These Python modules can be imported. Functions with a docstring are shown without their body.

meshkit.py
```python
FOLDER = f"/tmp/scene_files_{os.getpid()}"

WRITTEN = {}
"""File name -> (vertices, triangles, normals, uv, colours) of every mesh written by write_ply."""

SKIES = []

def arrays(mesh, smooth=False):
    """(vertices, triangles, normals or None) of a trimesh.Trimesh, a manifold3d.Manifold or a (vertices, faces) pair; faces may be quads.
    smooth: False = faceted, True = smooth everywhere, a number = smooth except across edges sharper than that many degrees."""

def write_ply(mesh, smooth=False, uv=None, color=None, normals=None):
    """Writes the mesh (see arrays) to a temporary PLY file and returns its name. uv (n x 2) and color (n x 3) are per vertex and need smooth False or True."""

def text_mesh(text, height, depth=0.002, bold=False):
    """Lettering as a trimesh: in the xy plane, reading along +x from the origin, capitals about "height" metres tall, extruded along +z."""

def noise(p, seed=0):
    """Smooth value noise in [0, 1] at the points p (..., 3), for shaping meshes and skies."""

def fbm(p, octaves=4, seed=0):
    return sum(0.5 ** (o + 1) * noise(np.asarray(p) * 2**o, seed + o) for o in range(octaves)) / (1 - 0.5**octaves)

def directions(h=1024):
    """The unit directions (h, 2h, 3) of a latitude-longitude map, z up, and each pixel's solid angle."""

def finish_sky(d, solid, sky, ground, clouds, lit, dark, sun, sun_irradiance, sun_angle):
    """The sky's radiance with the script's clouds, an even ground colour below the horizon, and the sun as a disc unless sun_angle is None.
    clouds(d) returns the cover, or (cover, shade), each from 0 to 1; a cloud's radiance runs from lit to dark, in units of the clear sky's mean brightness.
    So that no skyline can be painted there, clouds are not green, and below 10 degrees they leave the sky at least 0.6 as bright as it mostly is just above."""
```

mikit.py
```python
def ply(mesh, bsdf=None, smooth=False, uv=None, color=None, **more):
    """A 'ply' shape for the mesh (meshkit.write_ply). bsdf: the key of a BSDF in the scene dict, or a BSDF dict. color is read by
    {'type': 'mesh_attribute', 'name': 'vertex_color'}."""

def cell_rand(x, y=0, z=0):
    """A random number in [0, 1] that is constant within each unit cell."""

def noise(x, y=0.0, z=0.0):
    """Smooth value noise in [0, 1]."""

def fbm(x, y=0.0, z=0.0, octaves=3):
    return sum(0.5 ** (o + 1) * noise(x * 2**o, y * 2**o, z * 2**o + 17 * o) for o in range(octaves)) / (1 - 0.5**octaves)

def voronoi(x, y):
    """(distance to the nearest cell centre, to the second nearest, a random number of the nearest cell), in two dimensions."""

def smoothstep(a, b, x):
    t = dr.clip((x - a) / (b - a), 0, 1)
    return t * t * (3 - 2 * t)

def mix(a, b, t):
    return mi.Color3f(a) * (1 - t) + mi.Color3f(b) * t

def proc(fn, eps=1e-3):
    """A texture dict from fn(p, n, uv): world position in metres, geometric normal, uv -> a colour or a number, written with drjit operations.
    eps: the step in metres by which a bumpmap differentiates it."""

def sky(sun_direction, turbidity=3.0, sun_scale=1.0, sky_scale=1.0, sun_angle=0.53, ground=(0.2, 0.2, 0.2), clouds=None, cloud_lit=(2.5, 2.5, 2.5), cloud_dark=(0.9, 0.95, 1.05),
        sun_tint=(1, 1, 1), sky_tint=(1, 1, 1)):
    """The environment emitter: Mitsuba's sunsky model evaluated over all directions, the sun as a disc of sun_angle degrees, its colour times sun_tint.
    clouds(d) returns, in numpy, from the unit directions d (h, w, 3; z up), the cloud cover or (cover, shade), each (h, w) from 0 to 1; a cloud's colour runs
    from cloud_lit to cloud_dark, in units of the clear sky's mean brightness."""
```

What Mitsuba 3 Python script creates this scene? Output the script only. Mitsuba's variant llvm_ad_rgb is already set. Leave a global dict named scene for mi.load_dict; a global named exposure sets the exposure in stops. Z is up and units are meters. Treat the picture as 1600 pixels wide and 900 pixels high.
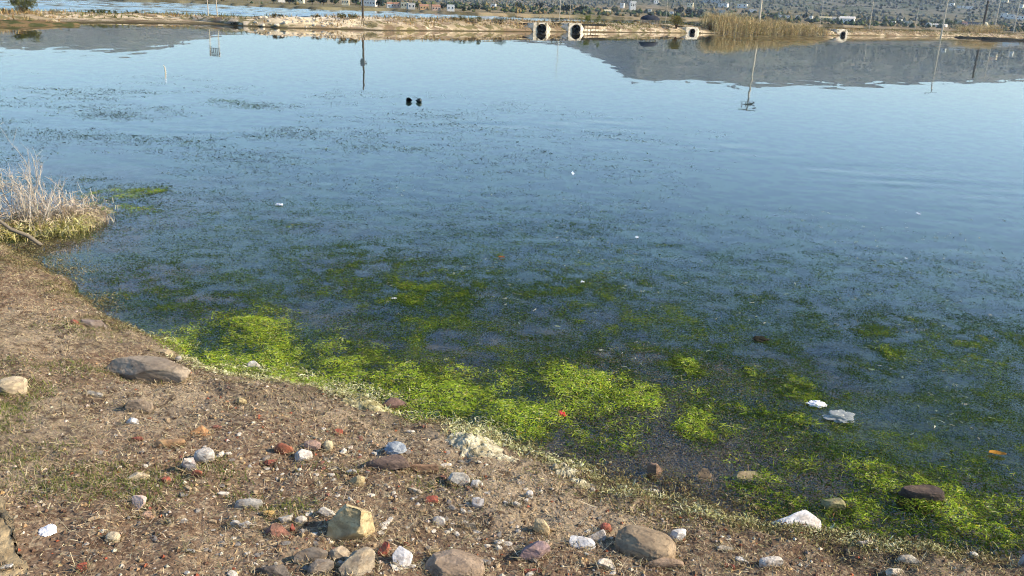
import math, random
import numpy as np
import trimesh, shapely
import drjit as dr
import mitsuba as mi
import mikit, meshkit
from mikit import noise, fbm, voronoi, smoothstep, mix

T = mi.ScalarTransform4f
scene, labels = {}, {}

# ------------------------------------------------------------------ camera, sky, exposure
EYE = np.array([0.0, 0.0, 2.2])
FOCAL, PITCH, ROLL = 1350 / 1600, math.atan(442 / 1350), math.radians(2.5)
FWD = np.array([0, math.cos(PITCH), -math.sin(PITCH)])
R0, U0 = np.array([1.0, 0, 0]), np.array([0, math.sin(PITCH), math.cos(PITCH)])
RIGHT, UP = math.cos(ROLL) * R0 + math.sin(ROLL) * U0, math.cos(ROLL) * U0 - math.sin(ROLL) * R0
scene['camera'] = {'type': 'perspective', 'fov': 2 * math.degrees(math.atan(0.5 / FOCAL)), 'fov_axis': 'x', 'near_clip': 0.05, 'far_clip': 9000.0,
                   'to_world': T().look_at(origin=EYE.tolist(), target=(EYE + FWD).tolist(), up=UP.tolist())}
SUN = (0.85, -0.06, 0.52)
scene['sky'] = mikit.sky(SUN, turbidity=3.0, sky_tint=(0.91, 1.04, 1.14), sun_tint=(0.95, 0.99, 1.09))
exposure = 2.42
RNG = np.random.default_rng(7)


# ------------------------------------------------------------------ surveying: where a sight line of the survey photo (1600 x 900) meets a level or a terrain
def sight(px, py):
    d = FWD + RIGHT * ((px - 800) / 1350) + UP * (-(py - 450) / 1350)
    return d / np.linalg.norm(d)


def at(px, py, z=0.0):
    d = sight(px, py)
    t = (z - EYE[2]) / d[2]
    return EYE + d * t


def met(px, py, height, lo, hi, n=4000):
    d = sight(px, py)
    t = np.geomspace(lo, hi, n)
    p = EYE + d * t[:, None]
    below = np.nonzero(p[:, 2] < height(p[:, 0], p[:, 1]))[0]
    return p[below[0]] if len(below) else p[-1]


# ------------------------------------------------------------------ helpers
def lin(*c):
    c = np.asarray(c, float) / 255
    return np.where(c < 0.04045, c / 12.92, ((c + 0.055) / 1.055) ** 2.4)


def hue(*c):
    return [float(x) for x in lin(*c)]


def tag(key, label=None, cat=None, group=None, kind=None):
    e = {}
    if label: e['label'] = label
    if cat: e['category'] = cat
    if group: e['group'] = group
    if kind: e['kind'] = kind
    labels[key] = e


used = {}


def numbered(name):
    k = used.get(name, 0)
    used[name] = k + 1
    return name if k == 0 else f'{name}_{k:03d}'


def put(key, mesh, bsdf, smooth=False, color=None):
    scene[key] = mikit.ply(mesh, bsdf, smooth=smooth, color=color)
    return key


def vnoise(x, y, f, seed=0, octaves=3):
    return meshkit.fbm(np.stack([x * f, y * f, np.full_like(np.asarray(x, float), 3.7)], -1), octaves, seed)


def tube(points, radii, sides=6):
    p = np.asarray(points, float)
    r = np.broadcast_to(radii, (len(p),))
    t = np.gradient(p, axis=0)
    t /= np.linalg.norm(t, axis=1, keepdims=True) + 1e-12
    a = np.cross(t, np.where(np.abs(t[:, 2:]) < 0.9, [0, 0, 1.0], [1.0, 0, 0]))
    a /= np.linalg.norm(a, axis=1, keepdims=True) + 1e-12
    b, ang = np.cross(t, a), np.arange(sides) * 2 * np.pi / sides
    v = p[:, None] + r[:, None, None] * (np.cos(ang)[None, :, None] * a[:, None] + np.sin(ang)[None, :, None] * b[:, None])
    v = v.reshape(-1, 3)
    i, j = np.meshgrid(np.arange(len(p) - 1), np.arange(sides), indexing='ij')
    q = np.stack([i * sides + j, i * sides + (j + 1) % sides, (i + 1) * sides + (j + 1) % sides, (i + 1) * sides + j], -1).reshape(-1, 4)
    f = [q[:, [0, 1, 2]], q[:, [0, 2, 3]]]
    v = np.vstack([v, p[0], p[-1]])
    n, last = len(v), (len(p) - 1) * sides
    k = np.arange(sides)
    f.append(np.stack([(k + 1) % sides, k, k * 0 + n - 2], 1))
    f.append(np.stack([last + k, last + (k + 1) % sides, k * 0 + n - 1], 1))
    return v, np.vstack(f)


def join(parts):
    vs, fs, n = [], [], 0
    for v, f in parts:
        vs.append(np.asarray(v)); fs.append(np.asarray(f) + n); n += len(v)
    return np.vstack(vs), np.vstack(fs)


def box(cx, cy, cz, sx, sy, sz):
    m = trimesh.creation.box((sx, sy, sz))
    return np.array(m.vertices) + [cx, cy, cz], np.array(m.faces)


def turn(v, yaw):
    c, s = math.cos(yaw), math.sin(yaw)
    return np.asarray(v) @ np.array([[c, s, 0], [-s, c, 0], [0, 0, 1]])


def ribbons(P, yaw, lift, L, W, curl, color, seg=3, twist=0.0, taper=0.4, roll=None, rng=RNG, sag=None):
    """Many narrow curved strips (blades, fronds, straws) as one mesh: returns (v, f, colour)."""
    n = len(P)
    t = np.linspace(0, 1, seg + 1)
    yw = yaw[:, None] + np.broadcast_to(twist, (n,))[:, None] * t
    pt = lift[:, None] + np.broadcast_to(curl, (n,))[:, None] * t
    step = (L / seg)[:, None, None] * np.stack([np.cos(yw) * np.cos(pt), np.sin(yw) * np.cos(pt), np.sin(pt)], -1)
    c = np.concatenate([P[:, None], P[:, None] + np.cumsum(step[:, :-1], 1)], 1)
    if roll is None:
        roll = rng.uniform(-0.7, 0.7, n)
    side = np.stack([-np.sin(yw) * np.cos(roll)[:, None], np.cos(yw) * np.cos(roll)[:, None], np.broadcast_to(np.sin(roll)[:, None], yw.shape)], -1)
    w = (np.broadcast_to(W, (n,))[:, None] * (1 - (1 - taper) * np.abs(2 * t - 0.7) ** 2 / 1.69))[..., None] / 2
    v = np.stack([c - side * w, c + side * w], 2).reshape(n, -1, 3)
    k = np.arange(seg)
    q = np.stack([2 * k, 2 * k + 1, 2 * k + 3, 2 * k + 2], 1)
    q = np.vstack([q[:, [0, 1, 2]], q[:, [0, 2, 3]]])
    f = (q[None] + (np.arange(n) * 2 * (seg + 1))[:, None, None]).reshape(-1, 3)
    col = np.repeat(color, 2 * (seg + 1), axis=0)
    return v.reshape(-1, 3), f, col


def merge3(parts):
    v, f = join([(a, b) for a, b, _ in parts])
    return v, f, np.vstack([c for _, _, c in parts])


def palette(cols, weights, n, jitter=0.18, rng=RNG):
    cols = np.array([lin(*c) for c in cols])
    w = np.array(weights, float)
    c = cols[rng.choice(len(cols), n, p=w / w.sum())]
    return np.clip(c * rng.uniform(1 - jitter, 1 + jitter, (n, 1)) * rng.uniform(0.94, 1.06, (n, 3)), 0.004, 0.9)


# ------------------------------------------------------------------ materials
VC = {'type': 'mesh_attribute', 'name': 'vertex_color'}


def flat(*c):
    return {'type': 'rgb', 'value': [float(x) for x in c]}


scene['dry_blade_material'] = {'type': 'twosided', 'b': {'type': 'diffuse', 'reflectance': VC}}
scene['algae_material'] = {'type': 'principledthin', 'base_color': VC, 'roughness': 0.35, 'diff_trans': 0.7, 'spec_trans': 0.0, 'eta': 1.33}
scene['stone_material'] = {'type': 'bumpmap', 'scale': 1.0,
    't': mikit.proc(lambda p, n, uv: fbm(p.x * 130, p.y * 130, p.z * 130, 3) * 0.0035, 1.5e-3),
    'b': {'type': 'principled', 'base_color': VC, 'roughness': 0.8, 'specular': 0.3}}
scene['painted_wall_material'] = {'type': 'twosided', 'b': {'type': 'diffuse', 'reflectance': VC}}
scene['foliage_material'] = {'type': 'principledthin', 'base_color': VC, 'roughness': 0.6, 'diff_trans': 0.6, 'eta': 1.3}


def soil(p, n, uv):
    a = fbm(p.x * 2.2, p.y * 2.2, 0.3, 4)
    b = fbm(p.x * 19, p.y * 19, p.z * 9, 3)
    c = noise(p.x * 160, p.y * 160, p.z * 160)
    d = fbm(p.x * 0.9 + 5, p.y * 0.9, 2.0, 3)
    dry = mix(hue(112, 100, 86), hue(156, 142, 122), smoothstep(0.3, 0.7, a))
    dry = mix(dry, hue(78, 66, 56), smoothstep(0.50, 0.68, b) * 0.85)
    dry = mix(dry, hue(112, 90, 74), smoothstep(0.42, 0.62, d) * 0.5)
    dry = mix(dry, hue(164, 150, 126), smoothstep(0.60, 0.72, noise(p.x * 70, p.y * 70, p.z * 70)) * 0.6)
    dry = dry * (0.7 + 0.6 * c)
    mud = mix(hue(52, 50, 43), hue(78, 74, 62), smoothstep(0.3, 0.7, b)) * (0.7 + 0.6 * c)
    weed = mix(hue(30, 46, 24), hue(66, 86, 34), smoothstep(0.35, 0.75, noise(p.x * 60, p.y * 60, 1.5)))
    deep = mix(hue(26, 44, 42), hue(42, 66, 48), smoothstep(0.35, 0.65, fbm(p.x * 5, p.y * 5, 8.0, 3)))
    wet = mix(mud, weed, smoothstep(0.42, 0.6, fbm(p.x * 1.3, p.y * 1.3 + 9, 4.0, 4)) * 0.75)
    wet = mix(wet, deep, smoothstep(0.06, 0.3, -p.z))
    dry = mix(dry * 0.5, dry, smoothstep(0.05, 0.15, p.z + (b - 0.5) * 0.10 + (a - 0.5) * 0.08))
    k = smoothstep(0.0, 0.07, p.z + (b - 0.5) * 0.07)
    return mix(wet, dry, k)


scene['soil_material'] = {'type': 'bumpmap', 'scale': 1.0,
    't': mikit.proc(lambda p, n, uv: fbm(p.x * 75, p.y * 75, p.z * 75, 3) * 0.012, 2e-3),
    'b': {'type': 'principled', 'base_color': mikit.proc(soil), 'roughness': 0.95, 'specular': 0.1}}


# ------------------------------------------------------------------ the near bank and the lagoon bed: one sheet
SHORE_PX = [(0, 380), (30, 402), (62, 432), (118, 458), (148, 490), (192, 514), (250, 532), (285, 560), (335, 582), (400, 602), (470, 614), (545, 618), (600, 636),
            (645, 658), (705, 668), (790, 690), (830, 712), (900, 742), (960, 766), (1060, 792), (1160, 812), (1280, 832), (1380, 852), (1480, 868), (1600, 884)]
shore = [at(*p)[:2] for p in SHORE_PX]
shore = [np.array(q) for q in [(-40, 22), (-14, 13.6), (-8, 10.2)]] + shore + [np.array(q) for q in [(3.6, 2.0), (6.0, 0.7), (12, -2), (40, -9)]]
land = shapely.Polygon([tuple(q) for q in shore] + [(40, -40), (-40, -40)])
shapely.prepare(land)
edge = shapely.LineString([tuple(q) for q in shore])
shapely.prepare(edge)


def inland(x, y):
    pts = shapely.points(np.asarray(x, float), np.asarray(y, float))
    d = shapely.distance(edge, pts)
    return np.where(shapely.contains_xy(land, np.asarray(x, float), np.asarray(y, float)), d, -d)


def gz(x, y):
    x, y = np.asarray(x, float), np.asarray(y, float)
    s = inland(x, y) + (vnoise(x, y, 1.7, 5, 4) - 0.5) * 0.34 + (vnoise(x, y, 8.0, 6, 2) - 0.5) * 0.10
    left = np.clip((-x - 1.0) / 3.0, 0, 1)
    s = s + left * (vnoise(x, y, 5.0, 8, 3) - 0.5) * 0.22
    up = (0.07 + 0.10 * left) * (1 - np.exp(-np.maximum(s, 0) / 0.12)) + 0.13 * np.maximum(s, 0) ** 0.9 - 0.012 * np.maximum(s - 2, 0) ** 1.5
    up = np.minimum(up, 0.75)
    w = np.maximum(-s, 0)
    shoal = np.exp(-((x - 1.15) / 0.9) ** 2 - ((y - 4.2) / 0.8) ** 2)
    down = 0.02 * (1 - np.exp(-w / 0.1)) + 0.30 * (1 - np.exp(-w / 3.2)) * (1 - 0.75 * shoal) + 0.5 * (1 - np.exp(-np.maximum(w - 4, 0) / 20))
    near = np.exp(-np.maximum(np.hypot(x, y) - 7, 0) / 6)
    bump = (vnoise(x, y, 1.4, 11, 3) - 0.5) * 0.10 + (vnoise(x, y, 8.0, 12, 3) - 0.5) * 0.06 + (vnoise(x, y, 27.0, 13, 2) - 0.5) * 0.024
    bump = bump + (vnoise(x, y, 15.0, 14, 3) - 0.5) * 0.06 * np.exp(-((s - 0.25) / 0.35) ** 2)
    damp = np.clip(0.35 + s / 0.4, 0.35, 1.0)
    return np.where(s > 0, up, -down) + bump * near * damp


def graded(lo, hi, a, b, fine, grow):
    mid = list(np.arange(a, b, fine))
    left, right = [], []
    st, q = fine, a
    while q > lo:
        st *= grow; q -= st; left.append(q)
    st, q = fine, mid[-1]
    while q < hi:
        st *= grow; q += st; right.append(q)
    return np.array(left[::-1] + mid + right)


def sheet(xs, ys, z):
    X, Y = np.meshgrid(xs, ys)
    v = np.stack([X.ravel(), Y.ravel(), z(X.ravel(), Y.ravel())], 1)
    i, j = np.meshgrid(np.arange(len(ys) - 1), np.arange(len(xs) - 1), indexing='ij')
    a = i * len(xs) + j
    q = np.stack([a, a + 1, a + len(xs) + 1, a + len(xs)], -1).reshape(-1, 4)
    return v, np.vstack([q[:, [0, 1, 2]], q[:, [0, 2, 3]]])


put('ground', sheet(graded(-160, 160, -4.6, 3.2, 0.025, 1.15), graded(-25, 118, 1.7, 7.3, 0.024, 1.15), gz), 'soil_material', smooth=True)
tag('ground', 'dry earthen bank sloping into a muddy weedy lagoon bed', kind='structure')


def on_bank(px, py):
    p = at(px, py, 0.2)
    for _ in range(12):
        p = at(px, py, float(gz(p[:1], p[1:2])[0]))
    return p


# ------------------------------------------------------------------ water: a sheet with real ripples
def ripples(x, y):
    r = np.hypot(x, y)
    P = lambda fx, fy, s: meshkit.noise(np.stack([x * fx, y * fy, np.full_like(x, s)], -1), int(s)) - 0.5
    windy = np.clip((vnoise(x * 0.35 + 3, y, 0.16, 21, 3) - 0.38) / 0.25, 0, 1)
    mid = np.exp(-((r - 8.5) / 5.0) ** 2)
    z = 0.0030 * P(11, 15, 31) * np.exp(-r / 5.0) + 0.0042 * P(5.0, 7.5, 32) * (0.4 + windy) * np.exp(-r / 9) + 0.006 * P(1.9, 3.0, 33) * (0.15 + windy) * np.exp(-r / 13)
    z = z + 0.007 * mid * P(2.6, 4.4, 34) * (0.2 + 0.8 * windy)
    far = np.clip((r - 12) / 20, 0, 1)
    z = z + far * (0.0030 * P(3.1, 2.2, 37) + 0.0045 * P(2.3, 1.1, 35) + 0.0030 * P(1.1, 0.45, 36) * np.clip(r / 60, 0, 1.2))
    wind = np.clip((r - np.interp(np.arctan2(x, y), back_az, back_r)) / 6, 0, 1)
    z = z * (1 - wind) + wind * (0.26 * P(0.55, 0.42, 38) + 0.07 * P(1.3, 1.0, 39))
    for (a, b), wid, amp, fx, fy in WIND_LINES:                       # cat's paws: narrow ruffled strips
        d = b - a
        t = np.clip(((x - a[0]) * d[0] + (y - a[1]) * d[1]) / (d @ d), 0, 1)
        e = np.hypot(x - a[0] - t * d[0], y - a[1] - t * d[1]) + (vnoise(x, y, 0.5, 40, 3) - 0.5) * wid * 2
        z = z + amp * np.exp(-(e / wid) ** 2) * P(fx, fy, 45)
    return z * np.clip(120 / np.maximum(r, 1), 0, 1)


back_px = [(0, 30), (200, 31), (400, 42), (600, 46), (800, 48), (1000, 50), (1200, 53), (1300, 55), (1600, 59)]
back_xy = [at(*p)[:2] for p in back_px]
back_az = np.array([math.atan2(q[0], q[1]) for q in back_xy])
back_r = np.array([np.hypot(*q) + 3 for q in back_xy])


WIND_LINES = [((at(1000, 212)[:2], at(1700, 330)[:2]), 1.1, 0.010, 1.3, 3.6), ((at(240, 208)[:2], at(1060, 187)[:2]), 0.5, 0.010, 1.1, 3.0), ((at(900, 190)[:2], at(1300, 260)[:2]), 0.7, 0.007, 1.3, 3.4)]


def water_mesh():
    ys = [0.6]
    while ys[-1] < 700:
        y = ys[-1]
        ys.append(y + (min(max(0.017, y * y / (2.2 * 850) * 1.1), 1.0) if y < 170 else 0.05 * y))
    ys = np.array(ys)
    us = np.linspace(-1, 1, 390)
    half = 2.5 + 0.98 * ys
    X = us[None] * half[:, None]
    Y = np.broadcast_to(ys[:, None], X.shape)
    v = np.stack([X.ravel(), Y.ravel(), ripples(X.ravel(), Y.ravel())], 1)
    i, j = np.meshgrid(np.arange(len(ys) - 1), np.arange(len(us) - 1), indexing='ij')
    a = i * len(us) + j
    q = np.stack([a, a + 1, a + len(us) + 1, a + len(us)], -1).reshape(-1, 4)
    return v, np.vstack([q[:, [0, 1, 2]], q[:, [0, 2, 3]]])


scene['water_material'] = {'type': 'thindielectric', 'int_ior': 1.22, 'ext_ior': 1.0}
put('water', water_mesh(), 'water_material', smooth=True)
tag('water', 'shallow still lagoon water mirroring the sky', kind='structure')


# ------------------------------------------------------------------ far land: plain and hills behind the lagoon
def azimuth(px, py=20):
    d = sight(px, py)
    return math.atan2(d[0], d[1])


def horizon(px):
    return 8 + (px - 800) * math.tan(ROLL)


K = 1350 / math.cos(PITCH) ** 2
sky_px = [(-500, 70), (0, 60), (100, 62), (190, 72), (250, 65), (300, 56), (340, 50), (430, 40), (600, 48), (800, 62), (880, 66), (950, 95), (1000, 128), (1050, 126), (1100, 125),
          (1150, 131), (1175, 134), (1220, 130), (1280, 122), (1320, 128), (1400, 124), (1500, 121), (1600, 115), (2100, 100)]
ridge_az = np.array([azimuth(x) for x, _ in sky_px])
ridge_el = np.array([(y - horizon(x)) / K for x, y in sky_px])
far_px = [(-400, -17), (0, -10), (200, 1.5), (300, 5), (400, 10), (500, 15), (600, 16), (700, 21), (750, 23), (850, 25.5), (950, 28), (1040, 31), (1120, 33), (1200, 37), (1300, 41), (1360, 43), (1700, 58)]
far_az = np.array([azimuth(x) for x, _ in far_px])
far_r = np.array([np.hypot(*at(x, y)[:2]) for x, y in far_px])


def tz(x, y):
    az, r = np.arctan2(x, y), np.hypot(x, y)
    el = np.interp(az, ridge_az, ridge_el)
    rs = np.interp(az, far_az, far_r) * (1 + 0.03 * (vnoise(x, y, 0.05, 41, 2) - 0.5))
    t = np.clip((r - 430) / 1000, 0, 1)
    hill = (el * 1430) * (t ** 1.35) * (1 - 0.10 * (1 - t))
    rough = (vnoise(x, y, 1 / 160, 42, 5) - 0.5) * 42 * t * (1 - 0.75 * np.clip(t * 1.5 - 0.5, 0, 1)) + (vnoise(x, y, 1 / 35, 43, 3) - 0.5) * 9 * t
    behind = -np.maximum(r - 1430, 0) * 0.12
    flat_ = np.where(r > rs, 0.5 * (1 - np.exp(-(r - rs) / 4)) + 0.9 * np.clip((r - rs) / 250, 0, 1) + (vnoise(x, y, 0.08, 44, 3) - 0.5) * 0.5 * np.clip((r - rs) / 12, 0, 1), -0.9)
    return np.where(r > rs, np.maximum(flat_ + hill + rough + behind, 0.4), -0.9)


def far_mesh():
    az = np.radians(np.linspace(-54, 54, 380))
    r = np.concatenate([np.geomspace(112, 430, 130), np.linspace(434, 1460, 120), [1480, 1520, 1580, 1660]])
    A, Rr = np.meshgrid(az, r)
    X, Y = np.sin(A) * Rr, np.cos(A) * Rr
    v = np.stack([X.ravel(), Y.ravel(), tz(X.ravel(), Y.ravel())], 1)
    i, j = np.meshgrid(np.arange(len(r) - 1), np.arange(len(az) - 1), indexing='ij')
    a = i * len(az) + j
    q = np.stack([a, a + 1, a + len(az) + 1, a + len(az)], -1).reshape(-1, 4)
    return v, np.vstack([q[:, [0, 1, 2]], q[:, [0, 2, 3]]])


def hill_look(p, n, uv):
    a = fbm(p.x * 0.02, p.y * 0.02, p.z * 0.02, 4)
    b = fbm(p.x * 0.15, p.y * 0.15, p.z * 0.15, 3)
    slope = mix(hue(94, 102, 98), hue(114, 116, 108), smoothstep(0.35, 0.65, a))
    slope = mix(slope, hue(84, 96, 84), smoothstep(0.45, 0.62, b))
    plain = mix(hue(140, 128, 104), hue(118, 114, 90), smoothstep(0.4, 0.6, a))
    plain = mix(plain, hue(92, 88, 66), smoothstep(0.5, 0.65, b))
    return mix(plain, slope, smoothstep(2.0, 9.0, p.z))


scene['hill_material'] = {'type': 'diffuse', 'reflectance': mikit.proc(hill_look)}
put('hills', far_mesh(), 'hill_material', smooth=True)
tag('hills', 'scrubby grey green hills and the flat far shore', kind='structure')


def blobs(P, size, color, rng, flatten=0.8, sub=0):
    """Low ragged crowns: jittered octahedra."""
    bv = np.array([[1, 0, 0], [-1, 0, 0], [0, 1, 0], [0, -1, 0], [0, 0, 1], [0, 0, -1.0]])
    bf = np.array([[0, 2, 4], [2, 1, 4], [1, 3, 4], [3, 0, 4], [2, 0, 5], [1, 2, 5], [3, 1, 5], [0, 3, 5]])
    n = len(P)
    v = bv[None] * rng.uniform(0.55, 1.15, (n, len(bv), 1)) * 1.15 * np.stack([size, size, size * flatten], -1)[:, None]
    v = v + P[:, None]
    f = (bf[None] + (np.arange(n) * len(bv))[:, None, None]).reshape(-1, 3)
    return v.reshape(-1, 3), f, np.repeat(color, len(bv), axis=0) * rng.uniform(0.75, 1.2, (n * len(bv), 1))


def scrub():
    rng = np.random.default_rng(51)
    n = 40000
    az = np.radians(rng.uniform(-36, 36, n))
    r = 470 + 980 * rng.uniform(0, 1, n) ** 0.8
    X, Y = np.sin(az) * r, np.cos(az) * r
    ok = vnoise(X, Y, 1 / 60, 52, 3) + rng.uniform(-0.15, 0.15, n) > 0.46
    X, Y, r = X[ok], Y[ok], r[ok]
    s = rng.uniform(0.5, 1.5, len(X)) * (0.7 + r / 2000)
    P = np.stack([X, Y, tz(X, Y) + s * 0.3], 1)
    c = palette([(90, 98, 92), (100, 106, 94), (82, 90, 86), (110, 112, 98)], [3, 3, 2, 2], len(X), rng=rng)
    a = blobs(P, s, c, rng)
    # plain: hedges, orchard trees and reeds
    n = 2600
    az = np.radians(rng.uniform(-36, 36, n))
    rs = np.interp(az, far_az, far_r)
    r = rs + 8 + (500 - rs) * rng.uniform(0, 1, n) ** 1.3
    X, Y = np.sin(az) * r, np.cos(az) * r
    ok = vnoise(X, Y, 1 / 40, 53, 3) + rng.uniform(-0.1, 0.1, n) > 0.47
    X, Y, r = X[ok], Y[ok], r[ok]
    s = rng.uniform(0.35, 1.3, len(X)) * np.clip(r / 330, 0.4, 1.2)
    P = np.stack([X, Y, tz(X, Y) + s * 0.4], 1)
    c = palette([(58, 74, 48), (84, 92, 58), (46, 58, 44), (120, 108, 74)], [3, 2, 2, 2], len(X), rng=rng)
    return merge3([a, blobs(P, s, c, rng, 0.9)])


v, f, c = scrub()
put('hillside_scrub', (v, f), 'painted_wall_material', color=c)
tag('hillside_scrub', 'dark scrub and hedges dotted over the far plain and hills', 'scrub', kind='stuff')

# ------------------------------------------------------------------ the dyke across the lagoon
WL_PX = [(-400, 30), (0, 38.5), (120, 38.5), (180, 38), (365, 40), (450, 44), (500, 45), (560, 46.5), (600, 48), (700, 48.5), (800, 49.5), (900, 50), (1000, 51), (1100, 52.2), (1200, 54),
         (1300, 55.5), (1400, 56.5), (1480, 57), (1600, 60), (2000, 73)]
CREST_PX = [(-400, 3), (0, 17), (120, 20), (200, 20.5), (300, 23.5), (400, 27), (500, 28), (600, 29), (700, 31.5), (800, 33), (850, 34.5), (1000, 38), (1090, 40.5), (1200, 43), (1300, 46), (1400, 48.5), (1500, 50.5), (1600, 54), (2000, 67)]
wl = np.array([at(*p)[:2] for p in WL_PX])
wl_px = np.array([p[0] for p in WL_PX])
seg_len = np.concatenate([[0], np.cumsum(np.linalg.norm(np.diff(wl, axis=0), axis=1))])
arc = np.arange(0, seg_len[-1], 0.35)
wlx, wly, arc_px = np.interp(arc, seg_len, wl[:, 0]), np.interp(arc, seg_len, wl[:, 1]), np.interp(arc, seg_len, wl_px)
tan_ = np.stack([np.gradient(wlx), np.gradient(wly)], 1)
ksm = np.ones(41) / 41
tan_ = np.stack([np.convolve(np.pad(tan_[:, k], 20, 'edge'), ksm, 'valid') for k in (0, 1)], 1)
tan_ /= np.linalg.norm(tan_, axis=1, keepdims=True)
back = np.stack([-tan_[:, 1], tan_[:, 0]], 1)                     # away from the viewer
CULVERTS = [(844, 50, 0.46), (900, 50.2, 0.46), (1083, 52.0, 0.36), (1317, 55.8, 0.40)]
cul_arc = [np.interp(px, arc_px, arc) for px, _, _ in CULVERTS]
notch = sum(np.exp(-((arc - a) / 0.95) ** 4) for a in cul_arc)
shelf = 6.0 * np.clip((arc_px - 100) / 60, 0, 1) * np.clip((375 - arc_px) / 40, 0, 1)
top = []
for x, y, p in zip(wlx, wly, arc_px):
    r = math.hypot(x, y) + 4 + 0.5 * float(np.interp(p, [100, 160, 335, 375], [0, 6, 6, 0]))
    cy = float(np.interp(p, [c[0] for c in CREST_PX], [c[1] for c in CREST_PX]))
    d = sight(p, cy)
    top.append(2.2 + d[2] / math.hypot(d[0], d[1]) * r)
top = np.clip(np.array(top) - 0.16 * np.clip((420 - arc_px) / 200, 0, 1), 0.35, 1.25)


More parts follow.
